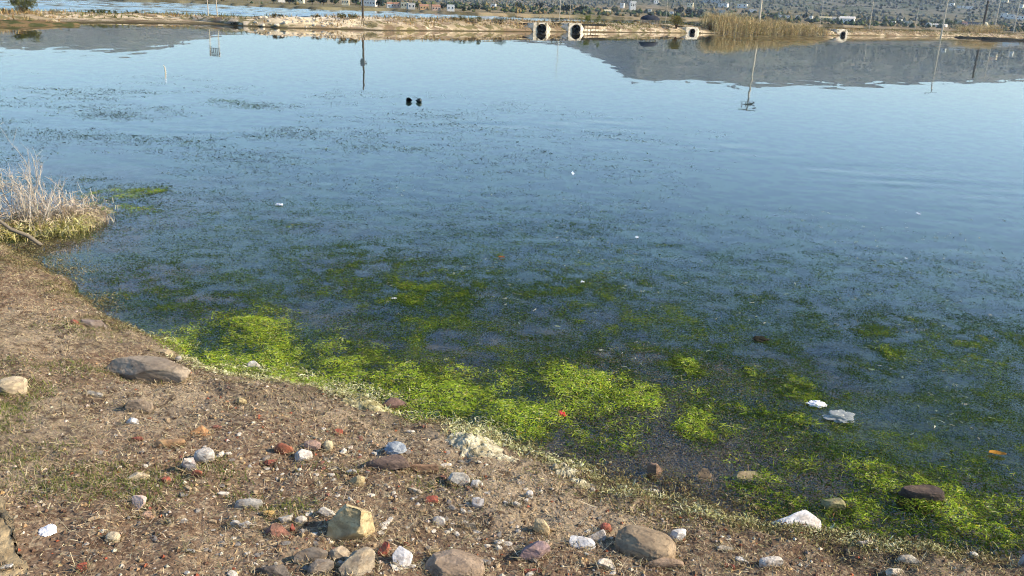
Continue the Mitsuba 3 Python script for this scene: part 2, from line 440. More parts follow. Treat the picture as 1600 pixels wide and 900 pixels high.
def dyke_mesh():
    rows = [(-1.0, -0.5), (-0.1, -0.06), (0.08, 0.10), (0.35, 0.3), (0.7, 0.48), (1.1, 0.64), (1.6, 0.8), (2.2, 0.93), (2.9, 1.0), (3.8, 1.03), (4.8, 1.03), (6.2, 1.0), (7.0, 0.6), (8.0, -0.1), (9, -0.5)]
    V = []
    for o, zf in rows:
        off = o + np.where(o > 0.05, shelf, 0) + np.where(o > -0.5, notch * 1.55, 0) * (o < 2.0)
        wob = (meshkit.fbm(np.stack([arc * 0.5, np.full_like(arc, o * 1.5), arc * 0], -1), 4, 61) - 0.5)
        off = off + wob * 0.9 * (0.3 + 0.7 * (o > 0.2))
        x, y = wlx + back[:, 0] * off, wly + back[:, 1] * off
        z = zf * top + (meshkit.fbm(np.stack([arc * 1.3, np.full_like(arc, o * 3.0), arc * 0 + 7], -1), 4, 62) - 0.5) * 0.28 * (zf > 0.05)
        V.append(np.stack([x, y, z], 1))
        if o == -0.1:                                            # the low sand shelf in front of the left part
            k = shelf / 6.0
            V.append(np.stack([wlx + back[:, 0] * (shelf + 0.02 + notch * 1.5), wly + back[:, 1] * (shelf + 0.02 + notch * 1.5), 0.11 * k + 0.02], 1))
    n, m = len(V), len(arc)
    v = np.concatenate(V)
    i, j = np.meshgrid(np.arange(n - 1), np.arange(m - 1), indexing='ij')
    a = i * m + j
    q = np.stack([a, a + 1, a + m + 1, a + m], -1).reshape(-1, 4)
    return v, np.vstack([q[:, [0, 1, 2]], q[:, [0, 2, 3]]])


def dyke_look(p, n, uv):
    a = fbm(p.x * 0.35, p.y * 0.35, p.z * 0.7, 4)
    b = fbm(p.x * 2.2, p.y * 2.2, p.z * 3.0, 3)
    c = mix(hue(166, 152, 126), hue(204, 190, 166), smoothstep(0.38, 0.6, a))
    c = mix(c, hue(108, 104, 70), smoothstep(0.48, 0.58, b) * 0.85)
    c = mix(c, hue(124, 106, 88), smoothstep(0.52, 0.64, fbm(p.x * 0.9 + 40, p.y * 0.9, p.z, 3)) * 0.8)
    chalk = smoothstep(-19.5, -17.0, p.x) * (1 - smoothstep(-12.5, -11.3, p.x)) * smoothstep(0.15, 0.4, p.z)
    c = mix(c, hue(222, 208, 178), chalk * smoothstep(0.36, 0.5, b))
    road = smoothstep(0.58, 0.72, p.z) * (1 - smoothstep(-14.0, -8.0, p.x)) * smoothstep(-31.0, -28.0, p.x)
    c = mix(c, hue(226, 216, 196), road * 0.8)
    return mix(hue(72, 66, 48), c, smoothstep(0.0, 0.13, p.z + (b - 0.5) * 0.06))


scene['dyke_material'] = {'type': 'diffuse', 'reflectance': mikit.proc(dyke_look)}
put('dyke', dyke_mesh(), 'dyke_material', smooth=True)
tag('dyke', 'low earthen dyke crossing the lagoon', kind='structure')


def on_dyke(px, off, s=0.0):
    """A point of the dyke: on the sight line's column, off metres behind the waterline."""
    oo = off + np.where(off > 0.05, shelf, 0)
    k = int(np.argmin(np.abs(np.arctan2(wlx + back[:, 0] * oo, wly + back[:, 1] * oo) - azimuth(px, 40))))
    o = float(oo[k])
    zf = float(np.interp(off, [0, 0.35, 0.7, 1.1, 1.6, 2.2, 2.9, 6.2, 7.5], [0, .3, .48, .64, .8, .93, 1, 1, .2]))
    return np.array([wlx[k] + back[k, 0] * o, wly[k] + back[k, 1] * o, zf * top[k]])


def dyke_grass():
    rng = np.random.default_rng(63)
    n = 42000
    k = rng.integers(0, len(arc), n)
    off = rng.uniform(0.1, 6.0, n) ** 1.0
    clump = meshkit.fbm(np.stack([arc[k] * 0.8, off * 0.9, off * 0], -1), 3, 64) + rng.uniform(-0.08, 0.08, n)
    bare = (arc_px[k] > 395) & (arc_px[k] < 515)
    thin = (arc_px[k] > 570) & (arc_px[k] < 625)
    ok = (clump > np.where(bare, 0.60, np.where(thin, 0.58, 0.45))) & (notch[k] < 0.1)
    k, off = k[ok], off[ok]
    zf = np.interp(off, [0, 0.35, 0.7, 1.1, 1.6, 2.2, 2.9, 6.2, 7.5], [0, .3, .48, .64, .8, .93, 1, 1, .2])
    o = off + shelf[k] + rng.uniform(-.1, .1, len(k))
    P = np.stack([wlx[k] + back[k, 0] * o, wly[k] + back[k, 1] * o, zf * top[k] - 0.05], 1)
    green = meshkit.fbm(np.stack([arc[k] * 0.16, off * 0.3, off * 0 + 3], -1), 2, 65)
    cd = palette([(176, 154, 108), (148, 122, 84), (120, 104, 72), (196, 178, 134)], [3, 3, 2, 1], len(k), rng=rng)
    cg = palette([(104, 106, 58), (84, 92, 52), (128, 122, 70)], [2, 2, 2], len(k), rng=rng)
    c = np.where((green > 0.53)[:, None], cg, cd)
    return ribbons(P, rng.uniform(0, 6.28, len(k)), rng.uniform(0.7, 1.4, len(k)), rng.uniform(0.12, 0.42, len(k)), rng.uniform(0.03, 0.07, len(k)), rng.uniform(-1.0, 0.2, len(k)), c, seg=2, rng=rng)


v, f, c = dyke_grass()
put('dry_grass', (v, f), 'dry_blade_material', color=c)
tag('dry_grass', 'dry tan and olive grass tufts growing along the dyke', 'grass', kind='stuff')


def reeds(key, spans, n, seed, label):
    rng = np.random.default_rng(seed)
    P, L = [], []
    for _ in range(n):
        x0, x1, hgt, o0, o1 = spans[rng.integers(len(spans))]
        p = on_dyke(rng.uniform(x0, x1), 0.15)
        k = int(np.clip(np.searchsorted(arc_px, rng.uniform(x0, x1)), 0, len(arc) - 1))
        o = rng.uniform(o0, o1)
        p = np.array([wlx[k] + back[k, 0] * o, wly[k] + back[k, 1] * o, max(0.0, min(top[k], o * 0.4)) - 0.05])
        P.append(p); L.append(hgt * (0.55 + 0.75 * float(meshkit.noise(np.array([p[0] * 0.9, p[1] * 0.9, 0.5]), 4))) * rng.uniform(0.5, 1.1))
    P, L = np.array(P), np.array(L)
    m = len(P)
    c = palette([(204, 186, 138), (178, 158, 112), (140, 124, 88), (220, 206, 164), (126, 124, 80)], [4, 3, 2, 2, 1], m, rng=rng)
    a = ribbons(P, rng.uniform(0, 6.28, m), rng.uniform(1.3, 1.56, m), L, rng.uniform(0.02, 0.05, m), rng.uniform(-0.5, 0.1, m), c, seg=3, rng=rng, taper=0.3)
    lf = rng.integers(0, m, m * 2)
    Q = P[lf] + np.stack([rng.normal(0, .04, m * 2), rng.normal(0, .04, m * 2), L[lf] * rng.uniform(0.3, 0.9, m * 2)], 1)
    b = ribbons(Q, rng.uniform(0, 6.28, m * 2), rng.uniform(0.3, 1.2, m * 2), rng.uniform(0.25, 0.55, m * 2), rng.uniform(0.02, 0.04, m * 2), rng.uniform(-1.6, -0.4, m * 2), c[lf], seg=2, rng=rng)
    v, f, c = merge3([a, b])
    put(key, (v, f), 'dry_blade_material', color=c)
    tag(key, label, 'reeds', kind='stuff')


reeds('reed_bed', [(1112, 1186, 1.6, -0.5, 2.0), (1120, 1165, 2.0, 0.0, 3.0), (1186, 1240, 1.35, -0.6, 2.0), (1225, 1288, 1.05, -0.6, 2.0), (1150, 1270, 1.5, -0.4, 1.5)], 5200, 66, 'tall golden reed bed at the foot of the dyke')
reeds('reed_bed_001', [(1532, 1592, 1.7, 3.0, 7.0), (1545, 1585, 1.9, 3.0, 7.0)], 1600, 67, 'golden reed clump at the far right end of the dyke')


def mud_bar(px0, y0, px1, y1, wid, hgt, seed):
    a, b = at(px0, y0)[:2], at(px1, y1)[:2]
    n = 60
    t = np.linspace(0, 1, n)
    d = (b - a) / np.linalg.norm(b - a)
    nrm = np.array([-d[1], d[0]])
    V = []
    w = wid * (np.sin(np.pi * np.clip(t, 0.01, 0.99)) ** 0.4) * (0.5 + meshkit.fbm(np.stack([t * 9, t * 0, t * 0], -1), 3, seed))
    for o, z in ((-1, -0.08), (-0.7, 0.6), (-0.2, 1), (0.3, 0.95), (0.8, 0.5), (1, -0.08)):
        q = a + (b - a) * t[:, None] + nrm * (w * o)[:, None]
        V.append(np.column_stack([q, z * hgt * (0.55 + 0.9 * meshkit.noise(np.stack([t * 14, t * 0 + o, t * 0], -1), seed)) - 0.02]))
    v = np.concatenate(V)
    i, j = np.meshgrid(np.arange(5), np.arange(n - 1), indexing='ij')
    k = i * n + j
    q = np.stack([k, k + 1, k + n + 1, k + n], -1).reshape(-1, 4)
    return v, np.vstack([q[:, [0, 1, 2]], q[:, [0, 2, 3]]])


scene['wet_mud_material'] = {'type': 'twosided', 'b': {'type': 'diffuse', 'reflectance': flat(*lin(52, 52, 46))}}
put('mud_bar', mud_bar(1492, 58.5, 1546, 61, 1.6, 0.25, 71), 'wet_mud_material', smooth=True)
put('mud_bar_001', mud_bar(1536, 61.2, 1640, 65.5, 1.8, 0.32, 72), 'wet_mud_material', smooth=True)
tag('mud_bar', 'dark wet mud bar lying in the water, right', kind='structure')
tag('mud_bar_001', 'longer dark wet mud bar nearer the right edge', kind='structure')
scene['sedge_material'] = {'type': 'twosided', 'b': {'type': 'diffuse', 'reflectance': mikit.proc(lambda p, n, uv: mix(hue(70, 76, 50), hue(112, 96, 72), smoothstep(0.4, 0.6, fbm(p.x * 2, p.y * 2, p.z * 6, 3))))}}
put('grass_ledge', mud_bar(-200, 37.0, 122, 39.2, 1.0, 0.26, 73), 'sedge_material', smooth=True)
tag('grass_ledge', 'low dark green grassy ledge at the foot of the dyke', kind='structure')


# ------------------------------------------------------------------ culverts through the dyke
scene['concrete_material'] = {'type': 'diffuse', 'reflectance': mikit.proc(lambda p, n, uv: mix(mix(hue(236, 228, 210), hue(204, 194, 172), smoothstep(0.35, 0.65, fbm(p.x * 3, p.y * 3, p.z * 5, 3))), hue(112, 104, 82), smoothstep(0.55, 0.68, fbm(p.x * 4 + 9, p.y * 4, p.z * 1.5, 3)) * 0.8))}
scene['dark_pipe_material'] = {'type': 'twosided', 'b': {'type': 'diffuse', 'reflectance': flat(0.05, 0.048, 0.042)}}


def ring(r0, r1, depth, y0, zc, n=28):
    a = np.linspace(0, 2 * np.pi, n, endpoint=False)
    o = [np.stack([r * np.cos(a), np.full(n, y), zc + r * np.sin(a)], 1) for r, y in ((r0, y0), (r1, y0), (r1, y0 + depth), (r0, y0 + depth))]
    v = np.concatenate(o)
    f = []
    for k in range(4):
        for j in range(n):
            p, q = k * n + j, k * n + (j + 1) % n
            r, s = ((k + 1) % 4) * n + j, ((k + 1) % 4) * n + (j + 1) % n
            f += [(p, q, s), (p, s, r)]
    return v, np.array(f)


def culvert(px, wy, rad, wl_, wr, hgt, label, arch=False, ledge=0.0):
    key = numbered('culvert')
    k = int(np.argmin(np.abs(arc - np.interp(px, arc_px, arc))))
    o = np.array([wlx[k], wly[k], 0]) + np.array([*back[k], 0]) * 0.15
    yaw = 0.45 * math.atan2(tan_[k, 1], tan_[k, 0])
    P = lambda m: (turn(m[0], yaw) + o, m[1])
    zc = rad * 0.72
    out = shapely.box(-wl_, -0.5, wr, hgt)
    if arch:
        out = shapely.union(shapely.box(-wl_, -0.5, wr, hgt * 0.55), shapely.intersection(shapely.affinity.scale(shapely.Point((wr - wl_) / 2, hgt * 0.5).buffer(1, 24), (wl_ + wr) / 2, hgt * 0.5), shapely.box(-9, 0, 9, 9)))
    hole = shapely.Point(0, zc).buffer(rad, 24)
    m = trimesh.creation.extrude_polygon(out.difference(hole), 0.28, engine='earcut')
    v = np.array(m.vertices)[:, [0, 2, 1]]
    put(f'{key}__headwall', P((v, np.array(m.faces)[:, ::-1])), 'concrete_material')
    put(f'{key}__collar', P(ring(rad - 0.02, rad + 0.07, 0.12, -0.09, zc)), 'concrete_material')
    put(f'{key}__deck', P(box((wr - wl_) / 2, 0.9, hgt - 0.16, (wl_ + wr) * 0.96, 1.24, 0.2)), 'concrete_material')
    a = np.linspace(0, 2 * np.pi, 28, endpoint=False)
    tubev = np.concatenate([np.stack([rad * np.cos(a), np.full(28, y), zc + rad * np.sin(a)], 1) for y in (0.03, 1.3)] + [[[0, 1.3, zc]]])
    f = []
    for j in range(28):
        q = (j + 1) % 28
        f += [(j, q, 28 + q), (j, 28 + q, 28 + j), (28 + j, 28 + q, 56)]
    put(f'{key}__barrel', P((tubev, np.array(f))), 'dark_pipe_material')
    for s in (-1, 1):
        w = wl_ if s < 0 else wr
        wing = np.array([[0, 0, -0.4], [0, 0, hgt * 0.92], [0, 0.25, -0.4], [0, 0.25, hgt * 0.92], [s * 0.7, 0.75, -0.4], [s * 0.7, 0.75, hgt * 0.35], [s * 0.7, 1.0, -0.4], [s * 0.7, 1.0, hgt * 0.35]])
        wing = wing + [s * w, 0.03, 0]
        m = trimesh.convex.convex_hull(wing)
        put(f'{key}__wing_wall' + ('' if s < 0 else '_001'), P((np.array(m.vertices), np.array(m.faces))), 'concrete_material')
    tag(key, label, 'culvert')
    return key


culvert(844, 50, 0.36, 0.8, 0.58, 0.78, 'pale concrete culvert with a round black pipe mouth, left one of the pair')
culvert(900, 50.2, 0.36, 0.8, 0.55, 0.8, 'pale concrete culvert with a round black pipe mouth, right one of the pair')
culvert(1083, 52, 0.24, 0.8, 0.7, 0.66, 'small white concrete culvert between the olive shrub and the reed bed')
culvert(1317, 55.8, 0.30, 1.1, 0.8, 0.9, 'white arched concrete culvert to the right of the reed bed', arch=True)

# the masonry ledge beside the right culvert of the pair
ka, kb = (int(np.searchsorted(arc_px, p)) for p in (914, 946))
mason = numbered('masonry_wall')
rngm = np.random.default_rng(77)
a_, b_ = np.array([wlx[ka], wly[ka]]), np.array([wlx[kb], wly[kb]])
yawm, lenm = math.atan2(*(b_ - a_)[::-1]), np.linalg.norm(b_ - a_)
cv, cf = box(lenm / 2, 0.75, 0.3, lenm, 0.7, 0.9)
put(f'{mason}__core', (turn(cv, yawm) + [*a_, 0], cf), 'wet_mud_material')
nb = 9
for r_ in range(2):
    for q_ in range(nb):
        L_ = lenm / nb
        m = box((q_ + 0.5 + 0.25 * r_) * L_, 0.28 + 0.12 * r_, 0.14 + 0.3 * r_, L_ * rngm.uniform(0.8, 0.94), rngm.uniform(0.34, 0.42), 0.26)
        i_ = r_ * nb + q_
        put(f'{mason}__block' + ('' if i_ == 0 else f'_{i_:03d}'), (turn(m[0], yawm) + [*a_, 0], m[1]), 'concrete_material' if r_ == 0 else 'dyke_material')
tag(mason, 'low masonry wall of pale blocks beside the right culvert of the pair', 'wall')

# pale boulders in the face of the dyke

# ------------------------------------------------------------------ boulders, shrubs, poles and houses seen across the water
def rock(seed, l, w, h, planes=13, rough=0.03, sub=3, lo=0.62, hi=0.92, slab=0.0):
    """A broken stone: a ball cut by random planes, then weathered."""
    rng = np.random.default_rng(seed)
    m = trimesh.creation.icosphere(subdivisions=sub)
    v = np.array(m.vertices)
    v = np.sign(v) * np.abs(v) ** 0.72
    v /= np.linalg.norm(v, axis=1).mean()
    n = rng.normal(size=(planes, 3))
    n /= np.linalg.norm(n, axis=1, keepdims=True)
    d = rng.uniform(lo, max(hi, lo + 0.08), planes)
    if slab:
        n = np.vstack([n, [0, 0, 1], [0, 0, -1]]); d = np.append(d, [slab, slab])
    for a, b in zip(n, d):
        e = np.maximum(v @ a - b, 0)
        v = v - e[:, None] * a
    v = v / np.abs(v).max(0)
    if rough:
        v = v * (1 + rough * 3 * (meshkit.fbm(v * 2.1 + seed, 3, seed) - 0.5) + (0.05 if sub > 2 else 0) * (meshkit.fbm(v * 7.5 + seed, 3, seed + 1) - 0.5))[:, None]
    return v * np.array([l, w, h]) / 2, np.array(m.faces)


def rock_colour(v, c1, c2, seed, scale=9.0, strata=None):
    size = np.ptp(v, axis=0).max()
    q = v / size
    if strata is not None:
        q = q @ np.array(strata)
    t = np.clip((meshkit.fbm(q * scale * np.array([0.5, 0.5, 1.2]), 4, seed) - 0.34) / 0.32, 0, 1)[:, None]
    vein = 1 - 0.5 * np.clip(1 - np.abs(meshkit.fbm(q * 4.0 + seed % 17, 3, seed + 8) - 0.5) / 0.018, 0, 1)[:, None]
    g = vein * (0.80 + 0.40 * meshkit.noise(q * 42, seed + 3))[:, None]
    dirt = 0.75 * np.clip((meshkit.fbm(q * 5.5 + 11, 4, seed + 5) - 0.50) / 0.14, 0, 1)[:, None]
    c = lin(*c1) * (1 - t) + lin(*c2) * t
    c = c * 0.70 + 0.22 * c.mean(1, keepdims=True)
    c = c * (1 - dirt) + dirt * (0.45 * c + 0.55 * lin(122, 104, 84))
    return np.clip(c * g, 0.01, 0.78)


rngb = np.random.default_rng(81)
for i in range(46):
    px = rngb.uniform(398, 516)
    p = on_dyke(px, rngb.uniform(0.1, 3.0))
    s = rngb.uniform(0.12, 0.34)
    v, f = rock(900 + i, s * 1.3, s, s * 0.75, sub=2)
    put(numbered('bank_boulder'), (turn(v, rngb.uniform(0, 6)) + p + [0, 0, s * 0.15], f), 'stone_material', color=rock_colour(v, (232, 220, 196), (206, 190, 160), i))
for k in [k for k in scene if k.startswith('bank_boulder')]:
    tag(k, 'pale boulder in the whitish rubble face of the dyke across the water', 'boulder', 'pale boulders in the face of the dyke')


def bush(name, p, w, h, cols, n, label, seed, leaf=0.10, stem=True, cat='shrub'):
    rng = np.random.default_rng(seed)
    key = numbered(name)
    m = 9
    cen = np.stack([rng.normal(0, 0.26, m) * w, rng.normal(0, 0.26, m) * w, h * rng.uniform(0.3, 0.78, m)], 1)
    rad = rng.uniform(0.16, 0.3, m) * min(w, h * 1.6)
    d = rng.normal(size=(n, 3))
    d /= np.linalg.norm(d, axis=1, keepdims=True)
    k = rng.integers(0, m, n)
    P = cen[k] + d * (rad[k] * rng.uniform(0.35, 1.15, n))[:, None]
    P[:, 2] = np.clip(P[:, 2], 0.02, h)
    c = palette(cols, [3, 2, 1][:len(cols)], n, 0.3, rng=rng)
    v, f, c = ribbons(P + p, rng.uniform(0, 6.28, n), rng.uniform(-0.5, 1.3, n), rng.uniform(0.7, 1.5, n) * leaf, leaf * rng.uniform(0.35, 0.6, n), rng.uniform(-0.8, 0.8, n), c, seg=2, rng=rng)
    put(f'{key}__foliage', (v, f), 'foliage_material', color=c)
    if stem:
        st = [tube([p + [0, 0, -0.1], p + q * [0.4, 0.4, 0.5], p + q], [0.03 * h, 0.02 * h, 0.008 * h], 5) for q in cen]
        sm = join(st)
        put(f'{key}__stem', sm, 'dry_blade_material', color=np.tile(lin(86, 70, 54), (len(sm[0]), 1)))
    tag(key, label, cat)
    return key


def seen(px, off):
    p = on_dyke(px, off)
    return p, math.hypot(p[0], p[1])


for (px, off, w, h, cols, n, label) in [
        (41, 2.6, 42, 23, [(96, 100, 48), (72, 78, 40), (126, 124, 66)], 1500, 'rounded olive green bush on the dyke crest, far left'),
        (925, 3.2, 28, 12, [(112, 124, 54), (84, 98, 46), (140, 146, 70)], 900, 'bright green bush behind the low masonry wall'),
        (1056, 1.0, 36, 18, [(126, 120, 62), (104, 98, 56), (150, 140, 84)], 1200, 'wide olive shrub left of the small white culvert'),
        (784, 1.6, 16, 10, [(70, 74, 48), (90, 88, 58)], 500, 'dark green shrub on the dyke face, left of the paired culverts'),
        (1108, 0.6, 16, 13, [(96, 84, 64), (80, 70, 56)], 600, 'brown leafless looking shrub at the left edge of the reed bed'),
        (1296, 1.5, 11, 9, [(56, 60, 44), (74, 76, 52)], 450, 'small dark shrub just left of the arched culvert'),
        (541, 2.2, 36, 8, [(112, 108, 62), (92, 90, 54)], 700, 'low spreading olive shrub left of the pole with the box'),
        (733, 2.0, 30, 8, [(106, 104, 62), (82, 84, 52)], 600, 'low olive shrub along the dyke crest in the middle'),
        (425, 3.0, 8, 5, [(70, 72, 48), (88, 86, 56)], 250, 'little dark shrub at the left end of the whitish rubble'),
        (437, 2.6, 7, 5, [(70, 72, 48), (88, 86, 56)], 250, 'second little dark shrub on the whitish rubble'),
        (490, 3.0, 9, 4, [(74, 76, 52), (88, 86, 56)], 250, 'flat dark shrub on top of the whitish rubble'),
        (861, 2.6, 22, 7, [(104, 96, 64), (84, 80, 54)], 450, 'brown olive scrub between the two paired culverts'),
        (157, 3.4, 34, 5, [(92, 100, 56), (76, 84, 50)], 500, 'flat green scrub patch on the left part of the dyke'),
        (1517, 2.0, 9, 6, [(76, 82, 50), (96, 92, 60)], 300, 'small green shrub left of the pale dome'),
        (208, 4.5, 6, 4, [(80, 80, 60), (96, 92, 70)], 150, 'tiny grey bush on the white track of the dyke'),
        (366, -0.1, 9, 6, [(44, 44, 36), (60, 56, 44)], 260, 'small dark clump at the tip of the sand spit')]:
    p, R = seen(px, off)
    s = R / 1420
    bush('shrub', p, w * s, h * s, cols, n, label, int(px * 7 + 3), leaf=max(0.07, 0.05 * w * s))

# small dark shelter on the dyke
p, R = seen(1014, 4.6)
key = numbered('canopy_shelter')
a = np.linspace(0, 2 * np.pi, 24, endpoint=False)
V = np.concatenate([np.stack([r * 1.15 * np.cos(a), r * 0.9 * np.sin(a), np.full(24, z)], 1) for r, z in ((1.0, 0.46), (0.93, 0.66), (0.72, 0.86), (0.42, 0.98), (0.05, 1.02), (0.40, 0.94), (0.70, 0.82), (0.90, 0.63), (0.97, 0.45))])
i, j = np.meshgrid(np.arange(9), np.arange(24), indexing='ij')
q = np.stack([i * 24 + j, i * 24 + (j + 1) % 24, (i + 1) % 9 * 24 + (j + 1) % 24, (i + 1) % 9 * 24 + j], -1).reshape(-1, 4)
scene['dark_canvas_material'] = {'type': 'twosided', 'b': {'type': 'diffuse', 'reflectance': flat(*lin(58, 62, 72))}}
scene['grey_wood_material'] = {'type': 'diffuse', 'reflectance': flat(*lin(168, 158, 140))}
put(f'{key}__roof', (V + p, np.vstack([q[:, :3], q[:, [0, 2, 3]]])), 'dark_canvas_material', smooth=True)
for n_, (x, y) in enumerate(((-.8, -.5), (.8, -.5), (-.8, .5), (.8, .5))):
    put(f'{key}__post' + ('' if n_ == 0 else f'_{n_:03d}'), tube([p + [x, y, -0.2], p + [x, y, 0.62]], 0.04), 'grey_wood_material')
tag(key, 'small dark dome roofed shelter on the dyke left of the olive shrub', 'shelter')

# utility poles
scene['pale_pole_material'] = {'type': 'diffuse', 'reflectance': flat(*lin(206, 196, 176))}
scene['dark_pole_material'] = {'type': 'diffuse', 'reflectance': flat(*lin(92, 84, 74))}
scene['steel_material'] = {'type': 'diffuse', 'reflectance': flat(*lin(120, 124, 126))}


def pole(px, base, R, hgt, r, mat, label, arms=0, tank=None, lean=(0.0, 0.0), group=None):
    d = sight(px, base)
    d = d[:2] / np.linalg.norm(d[:2]) * R
    z0 = 0.45
    b = np.array([d[0], d[1], z0 - 0.6])
    t_ = np.array([d[0] + lean[0], d[1] + lean[1], hgt])
    key = numbered('utility_pole')
    put(f'{key}__shaft', tube([b, b * 0.5 + t_ * 0.5, t_], [r, r * 0.85, r * 0.65], 10), mat)
    for k in range(arms):
        z = hgt - 0.25 - 0.7 * k
        w = 1.1 - 0.25 * k
        put(f'{key}__crossarm' + ('' if k == 0 else f'_{k:03d}'), box(t_[0], t_[1] - r, z, 2 * w, 0.12, 0.13), 'dark_pole_material')
        for n_, x in enumerate((-w * .9, -w * .35, w * .35, w * .9)):
            put(f'{key}__insulator' + ('' if n_ + 4 * k == 0 else f'_{n_ + 4 * k:03d}'), tube([[t_[0] + x, t_[1] - r, z + 0.05], [t_[0] + x, t_[1] - r, z + 0.3]], [0.06, 0.045], 7), 'steel_material')
    if tank:
        c = b + (t_ - b) * ((tank - b[2]) / (t_[2] - b[2]))
        put(f'{key}__box', box(c[0], c[1] - r - 0.10, c[2], 0.30, 0.22, 0.42), 'steel_material')
        put(f'{key}__bracket', box(c[0], c[1], c[2] + 0.1, 0.5, 0.08, 0.06), 'dark_pole_material')
    tag(key, label, 'pole', group)


R0_ = seen(568, 3.0)[1]
pole(567, 30, R0_, 4.6, 0.085, 'dark_pole_material', 'thin dark pole with a box halfway up, left of the middle of the dyke', tank=2.4)
pole(874, 33, seen(874, 3)[1], 4.6, 0.04, 'pale_pole_material', 'thin pale pole above the paired culverts')
pole(1186, 40, 118, 9.6, 0.16, 'pale_pole_material', 'tall pale utility pole with crossarms standing in the reed bed', arms=2, lean=(-0.25, 0))
pole(1472, 48, 172, 9.7, 0.15, 'pale_pole_material', 'tall pale utility pole above the two dark mud bars', arms=1)
pole(1553, 48, 226, 9.4, 0.15, 'pale_pole_material', 'pale utility pole rising from the right reed clump')
pole(1535, 46, 250, 10.2, 0.30, 'dark_pole_material', 'thick dark pole left of the right reed clump')
pole(1584, 48, 292, 9.2, 0.14, 'pale_pole_material', 'thin pale utility pole behind the right reed clump')
pole(1041, 24, 190, 6.5, 0.05, 'pale_pole_material', 'thin pale pole behind the dark shelter')
pole(1281, 42, 200, 6.2, 0.05, 'pale_pole_material', 'thin pale pole behind the low end of the reed bed')
pole(1358, 45, 196, 5.9, 0.09, 'pale_pole_material', 'pale pole with a wide foot right of the arched culvert')
pole(1430, 44, 230, 6.0, 0.05, 'pale_pole_material', 'thin pale pole between the two tall pale utility poles, on the flat far shore')
pole(890, 30, 210, 4.2, 0.05, 'pale_pole_material', 'short pale pole on the far shore behind the paired culverts')

# hunting-sign frame: two white posts with a slatted panel
key = numbered('sign_frame')
p0, p1 = seen(322, 3.0)[0], seen(336, 3.0)[0]
for n_, p in enumerate((p0, p1)):
    put(f'{key}__post' + ('' if n_ == 0 else f'_{n_:03d}'), tube([p + [0, 0, -0.3], [p[0], p[1], 2.42]], 0.035), 'pale_pole_material')
for k in range(6):
    t_ = k / 5
    c = p0 * (1 - t_) + p1 * t_
    put(f'{key}__slat' + ('' if k == 0 else f'_{k:03d}'), box(c[0], c[1] - 0.06, 2.05, 0.05, 0.03, 0.55), 'dark_pole_material')
m_ = (p0 + p1) / 2
for k, z in enumerate((1.85, 2.27)):
    put(f'{key}__rail' + ('' if k == 0 else f'_{k:03d}'), tube([[p0[0], p0[1] - 0.03, z], [p1[0], p1[1] - 0.03, z]], 0.022, 5), 'dark_pole_material')
tag(key, 'frame of dark slats on two thin white posts at the left part of the dyke', 'sign frame')

# stake and floats out on the water
p = at(258, 113)
key = 'stake'
put(key, tube([p + [0.0, 0, -0.3], p + [0.01, 0, 0.05], p + [0.0, 0, 0.12], p + [-0.03, 0, 0.2]], [0.022, 0.02, 0.018, 0.008], 8), 'pale_pole_material', smooth=40)
tag(key, 'slim pale stake sticking out of the water, left', 'stake')
for n_, (px, py, s, lab) in enumerate(((638.5, 157, 1, 'dark round fishing float with its point to the right'), (655, 158, -1, 'dark round fishing float with its point to the left'))):
    p = at(px, py + 2)
    prof = np.array([[0.0, -0.06], [0.035, -0.054], [0.056, -0.028], [0.06, 0.0], [0.052, 0.028], [0.03, 0.05], [0.014, 0.074], [0.0, 0.09]])
    m = trimesh.creation.revolve(prof, sections=18)
    v = np.array(m.vertices)[:, [2, 1, 0]] * [s, 1, 1]
    key = numbered('fishing_float')
    if n_ == 0:
        scene['float_material'] = {'type': 'principled', 'base_color': flat(0.012, 0.02, 0.018), 'roughness': 0.4}
    put(key, (v + p + [0, 0, 0.035], np.array(m.faces)), 'float_material', smooth=50)
    tag(key, lab, 'float')


# houses on the far shore and on the hillside
scene['window_material'] = {'type': 'principled', 'base_color': flat(0.03, 0.035, 0.045), 'roughness': 0.2}
scene['roof_tile_material'] = {'type': 'diffuse', 'reflectance': flat(*lin(164, 128, 108))}
WHITE, CREAM, OCHRE, PEACH, TEAL, GREY, PINK, SLATE = (238, 236, 230), (232, 222, 190), (206, 170, 124), (206, 178, 158), (72, 118, 126), (190, 192, 190), (226, 190, 182), (96, 110, 130)


